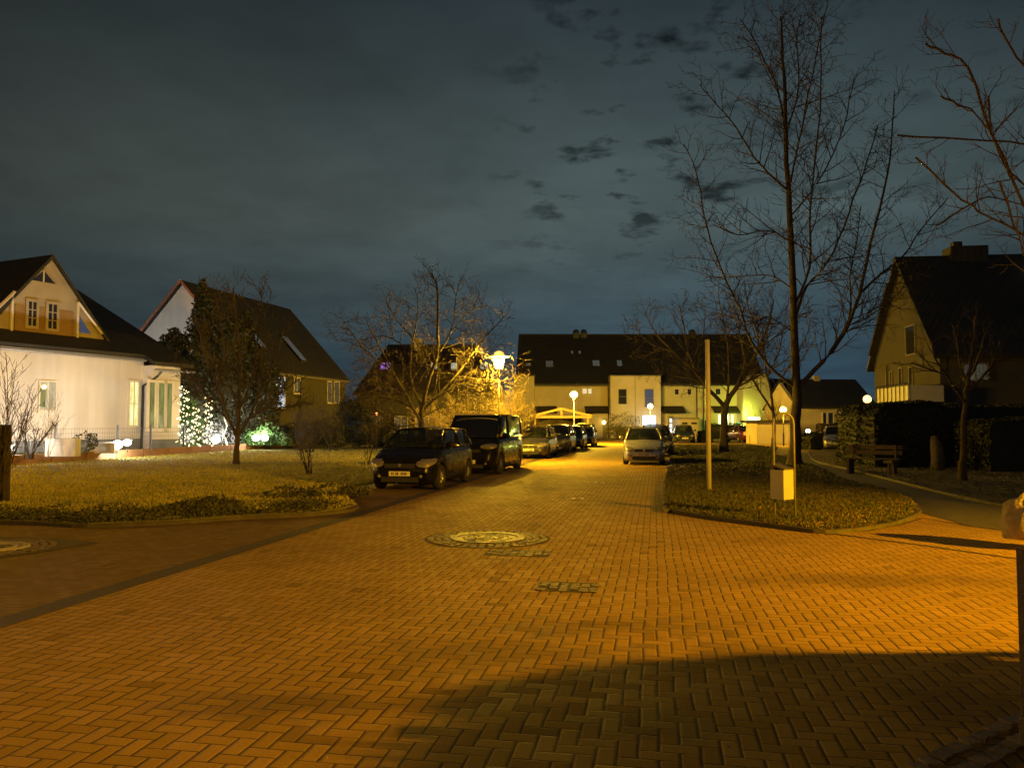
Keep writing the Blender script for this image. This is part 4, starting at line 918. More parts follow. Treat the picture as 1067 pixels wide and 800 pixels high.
hedge('hedge', 'long tall dark hedge in front of the dark house wall', 15.9, 34, 30, 31.5, 2.3, 5000, M['hedge'], .06)
p = P(845, 1, 52); hedge('hedge', 'low rounded hedge in front of the bungalow beside the big tree', P(829, 1, 50).x, P(862, 1, 50).x, 49, 51, 1.05, 2000, M['hedge'], .06, rnd_c=.5)
hedge('hedge', 'dark hedge between the pale parked car and the gate pillar', P(872, 1, 38).x, P(906, 1, 38).x, 37.5, 38.7, .95, 2000, M['hedge'], .05)
hedge('hedge', 'low green hedge in front of the terrace bay with the bright window', P(640, 1, 82).x, P(664, 1, 82).x, 81, 82.5, 1.2, 1400, M['shrub'], .09)
hedge('hedge', 'dark low bush beside the small garage', P(722, 1, 68).x, P(735, 1, 68).x, 67.2, 68.5, 1.0, 900, M['hedge'], .07)
hedge('hedge', 'green hedge lit by the glaring lime window', P(779, 1, 82).x, P(791, 1, 82).x, 82, 83.2, 1.9, 1300, M['green'], .08)
hedge('hedge', 'dark hedge at the foot of the terrace right of the lime window', P(736, 1, 84).x, P(768, 1, 84).x, 84, 85.2, 1.6, 900, M['hedge'], .07)
hedge('hedge', 'dark garden wall hedge before the bungalow windows', P(846, 1, 60).x, P(880, 1, 60).x, 60, 61, 1.6, 1200, M['roof_brown'], .07)
p = P(647, 1, 79); leafy('bush', 'bare brown bush in front of the terrace bay', p.x, 80, .1, [(0, 0, 1.5, 1.9, 1.2, 1.3), (-.6, 0, .8, 1.2, 1., .8)], 3000, .07, M['shrub'], core=False)
p = P(812, 1, 63); bare_shrub('bush', 'bright yellow lit bush beside the distant post lamp', P(800, 1, 66).x, 66.5, 3.6, 2.2, 22, M['twig_pale'], 0, cb)
# occluder built as a hedge, out of frame at right, for the near shadow
hg = hedge('hedge', 'unseen hedge right of the viewer, shaped to shadow the near paving', 1.5, 11.7, -.35, .35, 2.16, 12000, M['hedge'], .055, rnd_c=1.45, rz=R(90), inset=.05)
hg.location = (6.6, -.2, 0)

# ------------------------------------------------------------------ cars
def interp(tab, y):
    for i in range(len(tab) - 1):
        if tab[i][0] <= y <= tab[i+1][0]:
            f = (y - tab[i][0]) / (tab[i+1][0] - tab[i][0] + 1e-9); f = f * f * (3 - 2 * f)
            return tab[i][1] + f * (tab[i+1][1] - tab[i][1])
    return tab[0][1] if y < tab[0][0] else tab[-1][1]
M['van_glass'] = glass_dark('tinted_glass', (.006, .006, .006), .1)
def car(x, y, rz, paint_, L=4.1, W=1.7, H=1.47, style='hatch', label='', cat='car', group='cars parked along the street', back=False, name='parked_car', lit=False, rails=False, plate=True):
    """front of the car points to local -Y"""
    t = empty(name, (x, y, 0), rz); hl = L / 2; hw = W / 2; g = .17
    if style == 'van':
        belt, hood0, nose = .62 * H * .86, .56 * H, .40 * H
        wb0, wb1 = -hl + .78, hl - .95; wsb, wst = -hl + .62, -hl + 1.28; rwt, rwb = hl - .16, hl - .06
        top = [(-hl, .62), (-hl + .08, .86), (-hl + .35, 1.0), (-hl + .62, 1.12), (0, 1.14), (hl - .05, 1.12), (hl, 1.0)]
    elif style == 'mpv':
        wb0, wb1 = -hl + .74, hl - .72; wsb, wst = -hl + .80, -hl + 1.62; rwt, rwb = hl - .42, hl - .12
        top = [(-hl, .52), (-hl + .06, .70), (-hl + .35, .84), (-hl + .85, .98), (0, .99), (hl - .35, 1.0), (hl - .05, .96), (hl, .82)]
    elif style == 'sedan':
        wb0, wb1 = -hl + .85, hl - .95; wsb, wst = -hl + 1.15, -hl + 1.85; rwt, rwb = hl - 1.35, hl - .72
        top = [(-hl, .48), (-hl + .06, .64), (-hl + .4, .76), (-hl + 1.1, .90), (0, .93), (hl - .7, .98), (hl - .08, .95), (hl, .78)]
    else:
        wb0, wb1 = -hl + .80, hl - .75; wsb, wst = -hl + .98, -hl + 1.72; rwt, rwb = hl - .55, hl - .12
        top = [(-hl, .50), (-hl + .06, .66), (-hl + .35, .79), (-hl + .95, .93), (0, .95), (hl - .35, .98), (hl - .05, .93), (hl, .78)]
    bz = interp(top, 0)
    wd = [(-hl, .72), (-hl + .12, .86), (-hl + .45, .97), (-hl + 1.1, 1.0), (hl - .8, 1.0), (hl - .2, .95), (hl, .84)]
    wr = .30 if style != 'van' else .33; ra = wr + .05
    ys = sorted(set([-hl, -hl+.03, -hl + .08, -hl + .16, -hl + .3] + [-hl + .3 + (L - .5) * i / 26 for i in range(27)] + [hl - .12, hl - .05, hl] +
        [c_ + ra * math.cos(a_ * math.pi / 8) for c_ in (wb0, wb1) for a_ in range(9)]))
    rows = []
    for yy in ys:
        w_ = hw * interp(wd, yy); zt = interp(top, yy); zb = g + (.10 if abs(abs(yy) - hl) < .1 else 0)
        arch = 0
        for c_ in (wb0, wb1):
            if abs(yy - c_) < ra: arch = max(arch, wr + math.sqrt(max(0, ra * ra - (yy - c_) ** 2)))
        zs = max(zb, arch)
        rows.append([(0, yy, zb), (w_ * .55, yy, zb), (w_ * .62, yy, zs), (w_ * .96, yy, zs), (w_ * 1.0, yy, max(zs + .02, zb + .16)), (w_ * 1.01, yy, max(zs + .04, (zt + zb) * .5)), (w_ * .985, yy, max(zs+.06, zt - .12)), (w_ * .94, yy, zt - .03), (w_ * .80, yy, zt + .015), (0, yy, zt + .05)])
    m = MB()
    for s in (1, -1):
        n0 = len(m.v); K = len(rows[0])
        for r_ in rows: m.v += [(s * p_[0], p_[1], p_[2]) for p_ in r_]
        for i in range(len(rows) - 1):
            for j in range(K - 1):
                a = n0 + i * K + j; f = (a, a + 1, a + K + 1, a + K); m.f.append(f if s < 0 else f[::-1])
        for e in (0, len(rows) - 1):
            f = tuple(n0 + e * K + j for j in range(K)); m.f.append(f if (e == 0) == (s > 0) else f[::-1])
    body = m.build('body', paint_, t, True)
    try:
        md = body.modifiers.new('weld', 'WELD'); md.merge_threshold = .002
    except Exception: pass
    # cabin
    wbs, wts = hw * .925, hw * (.71 if style != 'van' else .82); zr = H - .05
    A = [Vector((s * wbs * .93, wsb, bz + .02)) for s in (-1, 1)]; B = [Vector((s * wts * .96, wst, zr)) for s in (-1, 1)]
    Cc = [Vector((s * wts * .95, rwt, zr - .02)) for s in (-1, 1)]; Dd = [Vector((s * wbs * .93, rwb, bz + .02)) for s in (-1, 1)]
    def quad(nm, a, b, c_, d, mat=M['car_glass'] if style != 'van' else M['van_glass'], par=t, bulge=Vector((0, 0, 0))):
        m = MB(); N = 6; g_ = []
        for i in range(N + 1):
            for j in range(N + 1):
                u, v = i / N, j / N
                p_ = a.lerp(b, u).lerp(d.lerp(c_, u), v) + bulge * (1 - (2 * u - 1) ** 2) * (.4 + .6 * (1 - (2 * v - 1) ** 2)); m.v.append(tuple(p_))
        for i in range(N):
            for j in range(N): k = i * (N + 1) + j; m.f.append((k, k + N + 1, k + N + 2, k + 1))
        return m.build(nm, mat, par, True)
    quad('windscreen', A[0], A[1], B[1], B[0], bulge=Vector((0, -.09, .03)))
    quad('rear_window', Dd[0], Dd[1], Cc[1], Cc[0], bulge=Vector((0, .05, .02)))
    mid = (wst + .95) if style != 'van' else (wst + .9)
    for k, s in ((0, -1), (1, 1)):
        pb0 = Vector((s * wbs, wsb + .25, bz + .03)); pt0 = Vector((s * (wts + .02), wst + .12, zr - .03)); pb1 = Vector((s * wbs * 1.0, mid, bz + .03)); pt1 = Vector((s * (wts + .02), mid, zr - .03))
        pb2 = Vector((s * wbs * .97, rwb - .28, bz + .04)); pt2 = Vector((s * (wts + .01), rwt - .05, zr - .04)); g1 = Vector((0, .05, 0))
        quad('side_window', pb0, pb1 - g1, pt1 - g1, pt0, bulge=Vector((s * .03, 0, 0))); quad('side_window', pb1 + g1, pb2, pt2, pt1 + g1, bulge=Vector((s * .03, 0, 0)))
        pm = MB(); pm.tube([A[k], A[k].lerp(B[k], .5) + Vector((s * .015, -.02, .0)), B[k]], .038, 6); pm.tube([pb1, pb1.lerp(pt1, .5) + Vector((s * .02, 0, 0)), pt1], .035, 6)
        pm.tube([Vector((Dd[k].x, Dd[k].y - .05, Dd[k].z)), Cc[k]], .075, 6); pm.tube([pb0, Vector((s * wbs * .97, rwb - .2, bz + .03))], .03, 5); pm.tube([B[k], Vector((s * (wts + .01), (wst + rwt) / 2, H - .045)), Cc[k]], .035, 6)
        pm.build('pillars', paint_, t, True)
    m = MB(); N = 8; rwid = wts * .99
    for i in range(N + 1):
        for j in range(N + 1):
            u, v = i / N * 2 - 1, j / N; yy = (wst - .03) + v * (rwt - wst + .06); zz_ = zr + (.095 if style != 'van' else .07) * (1 - u ** 4) * (.35 + .65 * math.sin(math.pi * min(1, .12 + v * .88)) ** .5) - .02
            m.v.append((u * rwid, yy, zz_))
    for i in range(N):
        for j in range(N): k = i * (N + 1) + j; m.f.append((k, k + N + 1, k + N + 2, k + 1))
    m.build('roof', paint_, t, True)
    MB().box(-wbs * .95, wbs * .95, wsb + .1, rwb - .1, .35, bz - .1).build('cabin_floor', M['plastic'], t)
    MB().prism([(-wbs*.9, wsb + .12, bz - .1), (wbs*.9, wsb + .12, bz - .1), (wbs*.9, wsb + .5, bz - .02), (-wbs*.9, wsb + .5, bz - .02)], (0, 0, .06)).build('dashboard', M['plastic'], t)
    for yy in (wsb + 1.05, wsb + 1.95):
        if yy > rwb - .3: continue
        for s in (-1, 1):
            st_ = MB().box(s * .38 - .23, s * .38 + .23, yy, yy + .14, .5, min(H - .42, 1.08)).box(s * .38 - .23, s * .38 + .23, yy - .45, yy, .45, .62).build('seat', M['seat'], t, bevel=.04)
            MB().box(s * .38 - .13, s * .38 + .13, yy + .03, yy + .12, min(H - .40, 1.10), min(H - .22, 1.28)).build('headrest', M['seat'], st_, bevel=.03)
    MB().tube([(0.38, wsb + .58, bz + .12), (.38, wsb + .62, bz + .02)], [.16, .17], 14).build('steering_wheel', M['plastic'], t)
    # wheels
    for c_ in (wb0, wb1):
        for s in (-1, 1):
            w_ = empty('wheel', (s * (hw - .10), c_, wr), 0, t); w_.rotation_euler = (0, R(90) * s, 0)
            MB().lathe([(wr * .62, -.1), (wr * .9, -.1), (wr, -.07), (wr, .07), (wr * .92, .1), (wr * .64, .1), (wr * .6, .06)], 24).build('tyre', M['rubber'], w_, True)
            r_ = MB().lathe([(wr * .64, .09), (wr * .60, .06), (wr * .55, .05), (wr * .52, .02)], 24); r_.lathe([(1e-4, .085), (wr * .15, .08), (wr * .17, .05)], 12)
            for q in range(7): r_.box(-.02, .02, .03, wr * .57, .045, .075, Matrix.Rotation(q * 2 * math.pi / 7, 4, 'Z'))
            r_.lathe([(1e-4, -.02), (wr * .6, -.02)], 20); r_.build('rim', M['rim'], w_, True)
    # lights
    nosez = interp(top, -hl + .12)
    for s in (-1, 1):
        if style == 'van': hp = [(hw * .42, -hl + .10, .78), (hw * .90, -hl + .10, .80), (hw * .97, -hl + .34, .98), (hw * .46, -hl + .08, .96)]
        else: hp = [(hw * .44, -hl - .02, nosez - .15), (hw * .88, -hl + .10, nosez - .15), (hw * .995, -hl + .50, nosez + .07), (hw * .54, -hl + .18, nosez + .06)]
        m = MB(); N = 8
        a, b, c_, d = [Vector((s * q[0], q[1], q[2])) for q in hp]
        for i in range(N + 1):
            for j in range(N + 1):
                a0_, b0_ = 2 * i / N - 1, 2 * j / N - 1; bl = (1 - a0_**2) * (1 - b0_**2)
                u = .5 + .5 * a0_ * math.sqrt(1 - b0_**2 / 2) * 1.12; v = .5 + .5 * b0_ * math.sqrt(1 - a0_**2 / 2) * 1.05
                m.v.append(tuple(a.lerp(b, u).lerp(d.lerp(c_, u), v) + Vector((s * .04, -.06, .02)) * bl + Vector((s * .015, -.03, .01))))
        for i in range(N):
            for j in range(N): k = i * (N + 1) + j; m.f.append((k, k + N + 1, k + N + 2, k + 1))
        m.build('headlight', M['lens'], t, True)
        MB().sphere((s * hw * .62, -hl + .035, .36), .055, 10).build('fog_light', M['lens'], t)
        zt_ = bz - .18 if style != 'van' else bz - .2
        MB().box(s * hw * .70 - .09, s * hw * .70 + .09, hl - .10, hl + .02, zt_ - .12, zt_ + .16).build('tail_light', M['tail_lit'] if lit else M['tail_lens'], t, bevel=.03)
        mr = MB().sphere((0, 0, 0), 1, 10); mr.v = [(s * (hw + .08) + v[0] * .11, wsb + .32 + v[1] * .06, bz + .10 + v[2] * .075) for v in mr.v]; mr.build('wing_mirror', paint_, t, True)
        MB().box(min(s * hw * .99, s * (hw + .02)), max(s * hw * .99, s * (hw + .02)), mid - .35, mid - .15, bz - .17, bz - .14).build('door_handle', paint_, t)
        MB().tube([(s * (hw * 1.012), wb0 + ra + .05, .32), (s * (hw * 1.012), wb1 - ra - .05, .32)], .018, 4).build('side_trim', M['plastic'], t)
    m = MB().box(-hw * .45, hw * .45, -hl - .012, -hl + .03, nosez - .16, nosez - .06); m.box(-hw * .55, hw * .55, -hl - .01, -hl + .05, .22, .34); m.build('grille', M['plastic'], t)
    MB().lathe([(.045, 0), (.04, .012), (1e-4, .015)], 12, Matrix.Translation((0, -hl - .014, nosez - .10)) @ Matrix.Rotation(R(90), 4, 'X')).build('badge', M['rim'], t)
    if plate:
        for s, yy, z_ in ((-1, -hl - .02, .42), (1, hl + .02, .60)):
            pl = MB().box(-.26, .26, yy - .008, yy + .008, z_ - .055, z_ + .055).build('number_plate', M['plate'], t)
            m = MB()
            for q in (-.19, -.15, -.08, -.04, .05, .09, .13, .17): m.box(q - .012, q + .012, yy + s * .008, yy + s * .011, z_ - .033, z_ + .033)
            m.build('plate_marks', M['ink'], pl)
    MB().tube([(-.1, wsb - .02, bz + .06), (.45, wsb + .02, bz + .075)], .01, 4).build('wiper', M['plastic'], t)
    MB().tube([(.1, wsb - .03, bz + .055), (-.5, wsb + .02, bz + .07)], .01, 4).build('wiper', M['plastic'], t)
    if rails:
        for s in (-1, 1): MB().tube([(s * wts * .92, wst + .2, H), (s * wts * .92, wst + .25, H + .05), (s * wts * .92, rwt - .25, H + .05), (s * wts * .92, rwt - .2, H)], .018, 5).build('roof_rail', M['steel'], t)
    if back: t.rotation_euler = (0, 0, rz + math.pi)
    tag(t, label, cat, group); return t
car(-2.27, 20.75, -R(11.5), M['black_paint'], 4.0, 1.68, 1.50, 'mpv', 'black compact car nearest on the left, parked at the lawn edge')
v = car(-.92, 27.0, -R(11.5), M['black_paint'], 4.75, 1.86, 1.93, 'van', 'tall black van parked right behind the nearest black car', 'van')
m = MB()
for i in range(6): m.sphere((-.65 + i * .2, -1.25, 1.93), .03, 8)
m.tube([(-.75, -1.25, 1.91), (.75, -1.25, 1.91)], .02, 4); m.build('roof_bar', M['stud'], v)
car(1.15, 38.3, -R(10.5), M['olive_paint'], 4.3, 1.72, 1.46, 'hatch', 'dull grey estate car parked behind the black van', rails=True)
car(2.65, 45.2, -R(10.5), M['dark_paint'], 4.2, 1.74, 1.55, 'mpv', 'dark car, second behind the black van, with a lit number plate')
car(3.9, 51.3, -R(10.5), M['dark_paint'], 4.2, 1.72, 1.46, 'hatch', 'dark car, third behind the black van')
car(5.2, 57.4, -R(10.5), M['blue_paint'], 4.3, 1.76, 1.62, 'mpv', 'dark blue car at the far end of the left hand row')
car(5.42, 32.5, -R(9.3), M['silver_paint'], 3.9, 1.62, 1.44, 'hatch', 'silver hatchback facing the viewer at the right kerb by the island')
car(7.3, 40.2, -R(9.3), M['dark_paint'], 4.1, 1.70, 1.56, 'mpv', 'dark car hidden behind the silver hatchback')
p = P(711, 1, 66); car(p.x, 67.5, -R(8), M['blue_paint'], 4.1, 1.7, 1.5, 'hatch', 'dark car in front of the small garage by the terrace', group=None)
p = P(770, 1, 68); car(p.x, 69, R(6), M['red_paint'], 4.2, 1.7, 1.45, 'sedan', 'dark car with red tail lights glowing beneath the lime lit window', group=None, back=True, lit=True)
p = P(873, 1, 48); car(p.x, 49.5, -R(20), M['silver_paint'], 4.1, 1.7, 1.45, 'hatch', 'pale car half hidden between the hedges near the gate pillar', group=None)

# ------------------------------------------------------------------ lamps
def light(name, loc, e, col, r=.12, parent=None):
    l = bpy.data.lights.new(name, 'POINT'); l.energy = e; l.color = col; l.shadow_soft_size = r
    o = bpy.data.objects.new(name, l); COL.objects.link(o); o.location = loc
    if parent: o.parent = parent
    return o
SOD = (1, .47, .0); SOD2 = (1, .57, .03)
def street_lamp(x, y, h, label, e, col, gr=.2, cap=True, z0=0., pole=True, name='street_lamp', em='em_sodium', cat='street lamp', group='street lamps', spot=None, prad=1.):
    t = empty(name, (x, y, z0)); tag(t, label, cat, group)
    if pole: MB().tube([(0, 0, 0), (0, 0, .9), (0, 0, .95), (0, 0, h - gr * 1.2)], [.07 * prad, .07 * prad, .045 * prad, .035 * prad], 10).build('pole', M['plastic'] if prad < 1 else M['steel'], t, True)
    if cap:
        MB().lathe([(gr * .55, h - gr * 1.25), (gr * .8, h - gr * .2), (gr * .95, h + gr * .55), (gr * .6, h + gr * .75), (1e-4, h + gr * .8)], 18).build('diffuser', M[em], t, True)
        MB().lathe([(gr * .9, h + gr * .6), (gr * 1.75, h + gr * .62), (gr * 1.75, h + gr * .72), (gr * .8, h + gr * .9), (gr * .75, h + gr * 1.3), (gr * .3, h + gr * 1.55), (1e-4, h + gr * 1.6)], 20).build('cap', M['em_sodium_dim'], t, True)
    else:
        MB().sphere((0, 0, h), gr, 18).build('globe', M[em], t, True)
        MB().lathe([(.06, h - gr * 1.3), (gr * .4, h - gr * .9), (gr * .3, h - gr * 1.4), (.04, h - gr * 1.45)], 12).build('collar', M['steel'], t)
    if e:
        if spot:
            l = bpy.data.lights.new('lamp_light', 'SPOT'); l.energy = e; l.color = col; l.shadow_soft_size = .09; l.spot_size = R(spot[3]); l.spot_blend = spot[4]
            o = bpy.data.objects.new('lamp_light', l); COL.objects.link(o); o.parent = t; o.location = (0, 0, h - gr * 1.4)
            o.rotation_euler = Vector((spot[0] - x, spot[1] - y, spot[2] - h)).to_track_quat('-Z', 'Y').to_euler()
        else:
            for q in range(4):
                a = q * math.pi / 2 + .7; light('lamp_light', (gr * 1.25 * math.cos(a), gr * 1.25 * math.sin(a), h - .05), e / 4, col, .05, t)
    return t
p = P(520, 376, 32.5); street_lamp(p.x, 32.5, p.z, 'brightest street lamp, with a flat cap, between the black van and the grey estate car', 7500, SOD2, .26, prad=.99)
p = P(598, 411, 62); street_lamp(p.x, 62, p.z, 'round globe lamp standing in front of the carport and terrace', 20000, SOD2, .30, prad=.9, cap=False)
p = P(816, 426.5, 58); street_lamp(p.x, 58, p.z, 'round globe lamp seen between the posts of the litter bin stand', 900, SOD2, .24, prad=.9, cap=False)
p = P(900, 416, 40.6); street_lamp(p.x, 40.2, p.z, 'round orange globe lamp above the pale gate pillar', 40, SOD, .20, cap=False)
p = P(842, 449, 55); street_lamp(p.x, 55, p.z, 'tiny white garden lamp at the foot of the bungalow', 15, (1, .95, .8), .13, cap=False, em='em_white', name='garden_lamp', cat='garden lamp', group=None)
street_lamp(13.2, 3.0, 4.6, 'street lamp beyond the right edge that lights the near paving', 38000, SOD, .22, spot=(4.6, 7.2, 0, 100, .6))
street_lamp(-19.5, 17.0, 4.8, 'street lamp beyond the left edge beside the side street', 5500, SOD, .22)
street_lamp(-9.0, -13.0, 4.8, 'added fill lamp behind the viewer, warming the foreground shadow', 2500, SOD, .22)  # invented lamp out of view, adds orange fill to the shadowed paving
p = P(678.5, 423, 80); street_lamp(p.x, 80.5, p.z, 'added globe lamp standing in for a reflection in the bluish terrace window', 600, (1, .75, .2), .28, cap=False, em='em_small')  # lamp reflection in the pane built as a globe, extra light for the facade
p = P(392.5, 431, 45); street_lamp(p.x, 45, p.z, 'tiny orange red lamp in the dark shrubs behind the nearest black car', 1, (1, .3, .05), .07, cap=False, prad=.3, em='em_red', name='garden_lamp', cat='garden lamp', group=None)

def floodlight(px, py, D, r, e, label):
    p = P(px, py, D); t = empty('floodlight', (p.x, D, .33)); tag(t, label, 'floodlight', 'garden floodlights'); h = p.z - .33
    MB().tube([(0, 0, 0), (0, 0, h)], .02, 5).build('spike', M['dark_metal'], t)
    MB().box(-r, r, -.02, .10, h - r * .7, h + r * .7).build('housing', M['dark_metal'], t, bevel=.02)
    mm = MB().sphere((0, 0, 0), 1, 14); mm.v = [(v[0] * r, -.03 + v[1] * r * .6, h + v[2] * r * .8) for v in mm.v]; mm.build('lens', M['em_white'], t, True)
    light('flood_light', (0, -.03 - r * .9, h + .1), e * .5, (1, .95, .82), .1, t); light('flood_light', (0, .3, h + .25), e, (1, .92, .80), .15, t)
floodlight(123, 463, 34.2, .22, 310, 'brightest white floodlight behind the fence before the white house')
floodlight(133, 461, 35.0, .17, 260, 'floodlight touching the right side of the brightest one')
floodlight(225, 458, 44.0, .25, 300, 'white floodlight right of the fairy light columns')
floodlight(267, 456, 46.0, .22, 120, 'left one of the two floodlights behind the lawn tree')
floodlight(276, 456, 46.5, .22, 120, 'right one of the two floodlights behind the lawn tree')
p = P(46, 466, 30.5); light_pos = p
t = floodlight(10, 466, 30.0, .10, 280, 'small floodlight low at the left edge behind the fence')
t = empty('floodlight', (-22.5, 47.5, 0)); tag(t, 'added unseen floodlight between the two white houses, brightening the rear gable', 'floodlight')  # hidden lamp put in only to whiten the gable behind
MB().tube([(0, 0, 0), (0, 0, .9)], .03, 6).build('spike', M['dark_metal'], t); MB().box(-.15, .15, -.05, .05, .9, 1.1).build('housing', M['dark_metal'], t, bevel=.01)
light('flood_light', (0, .2, 1.1), 1200, (.95, .97, 1), .12, t)
# fairy light columns
bulb_me = None
for i, (px, top_, D, w_, nb, l) in enumerate(((191, 402, 41.3, .32, 62, 'left and tallest column of fairy lights beside the white house'), (204, 424, 41.6, .26, 44, 'short middle column of fairy lights'), (217, 412, 41.9, .28, 54, 'right hand column of fairy lights beside the floodlight'), (235, 432, 44.5, .10, 14, 'thin faint string of fairy lights right of the three columns'))):
    p = P(px, 441, D); t = empty('fairy_lights', (p.x, D, .33)); tag(t, l, 'fairy lights', 'fairy light columns in the garden'); H_ = P(px, top_, D).z - .33
    q = [Vector((w_ * math.cos(k * .8) * U(.6, 1.2) * (1 - .45 * k / (nb * 1.)), w_ * math.sin(k * .8), .12 + (H_ - .12) * k / nb)) for k in range(nb)]
    MB().tube(q, .008, 3, False).build('cable', M['dark_metal'], t)
    for k, c_ in enumerate(q):
        if bulb_me is None:
            o = MB().sphere((0, 0, 0), .033, 8).build('bulb', M['em_bulb'], t); bulb_me = o.data
        else:
            o = bpy.data.objects.new('bulb', bulb_me); COL.objects.link(o); o.parent = t
        o.location = c_; s_ = U(.6, 1.4); o.scale = (s_, s_, s_)
    light('fairy_glow', (0, -.5, H_ * .5), 8, (1, .85, .5), .3, t)
# unseen light added before the end bay to wash it lime
light('lime_light', (P(776, 1, 82).x, 84.7, 2.6), 420, (.75, 1, .12), .3, None).name = 'lime_glow'
light('white_window_glow', (P(674, 1, 85).x, 85.4, 1.8), 60, (.85, .95, 1), .3, None)

# ------------------------------------------------------------------ street furniture
x, y = G(818, 542); bn = empty('litter_bin', (x, y, .05)); tag(bn, 'grey metal litter bin hung on an arched tube stand on the island', 'litter bin')
hz = P(820, 430, y).z - .05; q = .17
pts = [(-q, 0, -.05), (-q, 0, hz - .17)] + [(-q * math.cos(a * math.pi / 8), 0, hz - .17 + q * math.sin(a * math.pi / 8)) for a in range(1, 8)] + [(q, 0, hz - .17), (q, 0, -.05)]
MB().tube(pts, .019, 8).build('arched_stand', M['steel'], bn, True)
bt, bb = P(815, 489, y).z - .05, P(815, 520, y).z - .05
Mx = Matrix.Rotation(R(38), 4, 'Z') ; Mt = Matrix.Translation((-.03, .02, 0)) @ Mx
bx = MB().box(-.15, .15, -.13, .13, bb, bt, Mt).build('container', M['bin'], bn, bevel=.012)
MB().prism([Mt @ Vector(v_) for v_ in ((-.165, -.145, bt), (.165, -.145, bt), (.165, .145, bt + .08), (-.165, .145, bt + .08))], (0, 0, .02)).build('lid', M['bin_lid'], bn)
MB().box(-.15, .15, .05, .13, bt, bt + .07, Mt).build('lid_support', M['bin_lid'], bn)
x, y = G(739, 513); tp = empty('tall_post', (x, y, .05)); tag(tp, 'tall plain post standing on the island left of the litter bin', 'post')
zt = P(740, 354, y).z; MB().tube([(0, 0, -.05), (0, 0, zt * .5), (0, 0, zt - .05)], [.055, .055, .052], 10).build('shaft', M['bin'], tp, True); MB().lathe([(.053, zt - .05), (.03, zt - .02), (1e-4, zt - .015)], 10).build('cap', M['dark_metal'], tp)
# bench
x, y = G(908, 494); be_ = empty('bench', (x, y, .06), R(-42)); tag(be_, 'worn wooden bench in front of the big dark hedge', 'bench')
for i in range(3): MB().box(-.85, .85, -.22 + i * .15, -.10 + i * .15, .42, .46).build('seat_slat', M['old_wood'], be_, bevel=.006)
for i in range(2): MB().box(-.85, .85, .26 + i * .03, .29 + i * .03, .56 + i * .17, .69 + i * .17).build('back_slat', M['old_wood'], be_, bevel=.006)
for s in (-1, 1):
    MB().box(s * .65 - .05, s * .65 + .05, -.22, .24, -.06, .42).build('support', M['old_wood'], be_, bevel=.01); MB().box(s * .65 - .03, s * .65 + .03, .24, .28, .2, .88).build('back_post', M['old_wood'], be_)
x, y = G(929, 496); st = empty('wooden_stool', (x, y, .06), R(30)); tag(st, 'low rough wooden block stool right of the bench', 'stool')
MB().box(-.17, .17, -.15, .15, .34, .42).build('seat', M['old_wood'], st, bevel=.01)
for s in (-1, 1): MB().tube([(s * .13, 0, 0), (s * .10, 0, .35)], .04, 6).build('leg', M['old_wood'], st)
# pale stump beside the slim tree
x, y = G(977, 491); o = MB(); o.tube([(0, 0, -.05), (.02, 0, .4), (-.03, 0, .8), (-.1, .0, 1.12)], [.24, .22, .19, .10], 9); tag(o.build('stone_stele', M['dark_stone'], None, True, loc=(x, y, .06)), 'pale upright rough stone at the hedge left of the slim tree', 'stone')
# low stumps by the terrace
for px, w_, h_, l in ((779.5, .45, .75, 'squat square bollard, leftmost at the far end of the island'), (789.5, .22, .95, 'narrow bollard just right of the squat one'), (796.5, .22, .95, 'rightmost narrow bollard beside the shed')):
    p = P(px, 1, 64 if w_ > .4 else 68); o = MB().lathe([(w_, 0), (w_, h_ * .85), (w_ * .8, h_), (1e-4, h_)], 8); tag(o.build('bollard', M['pole_wood'], None, loc=(p.x, p.y, 0)), l, 'bollard', 'bollards at the far end of the island')
# boulder on the right and dark post next to it
def boulder(x, y, rx, ry, rz_, label, z=.0):
    m = MB(); m.sphere((0, 0, 0), 1, 22)
    vs = []
    for v in m.v:
        d = Vector(v); n_ = 1 + .10 * math.sin(d.x * 4 + 1) * math.sin(d.y * 3 + d.z * 4) + .06 * math.sin(d.z * 9 + d.x * 7) + .05 * math.sin(d.y * 11 + 2)
        vs.append((d.x * rx * n_, d.y * ry * n_, max(-.12, d.z * rz_ * n_)))
    m.v = vs; return tag(m.build('boulder', M['stone'], None, True, loc=(x, y, z)), label, 'boulder')
x, y = G(1076, 572); boulder(x, y, .36, .33, .44, 'rough pale boulder at the right edge beside the lane', .26)
x, y = G(1084, 784); po = empty('wooden_post', (x, y, 0), R(6)); tag(po, 'dark square timber post cut off by the right edge in the foreground', 'post')
MB().box(-.05, .07, -.06, .06, .02, P(1062, 572, y).z).build('shaft', rough_mat('dark_stained_wood', (.03, .02, .012), (.055, .035, .02), 6, .7, .5, 30), po, bevel=.006)
MB().box(-.058, .08, -.07, .07, 0, .16).build('footing', M['kerb'], po, bevel=.01)
# cobbles around its foot
ec = MB()
a0, b0 = Vector(G(955, 800)), Vector(G(1075, 742))
for i in range(14):
    for j in range(2):
        p_ = a0.lerp(b0, (i + U(-.1, .1)) / 13) + Vector((.06 * j * 1.6 + .02, -.10 * j)); s_ = .042 * U(.85, 1.1)
        ec.box(-s_, s_, -s_, s_, -.01, .012 + U(0, .012), Matrix.Translation((p_.x, p_.y, 0)) @ Matrix.Rotation(U(-.4, .4) + .4, 4, 'Z'))
tag(ec.build('cobble_edging', M['cobble_pale']), 'row of small cobbles running to the foot of the dark timber post', 'edging')
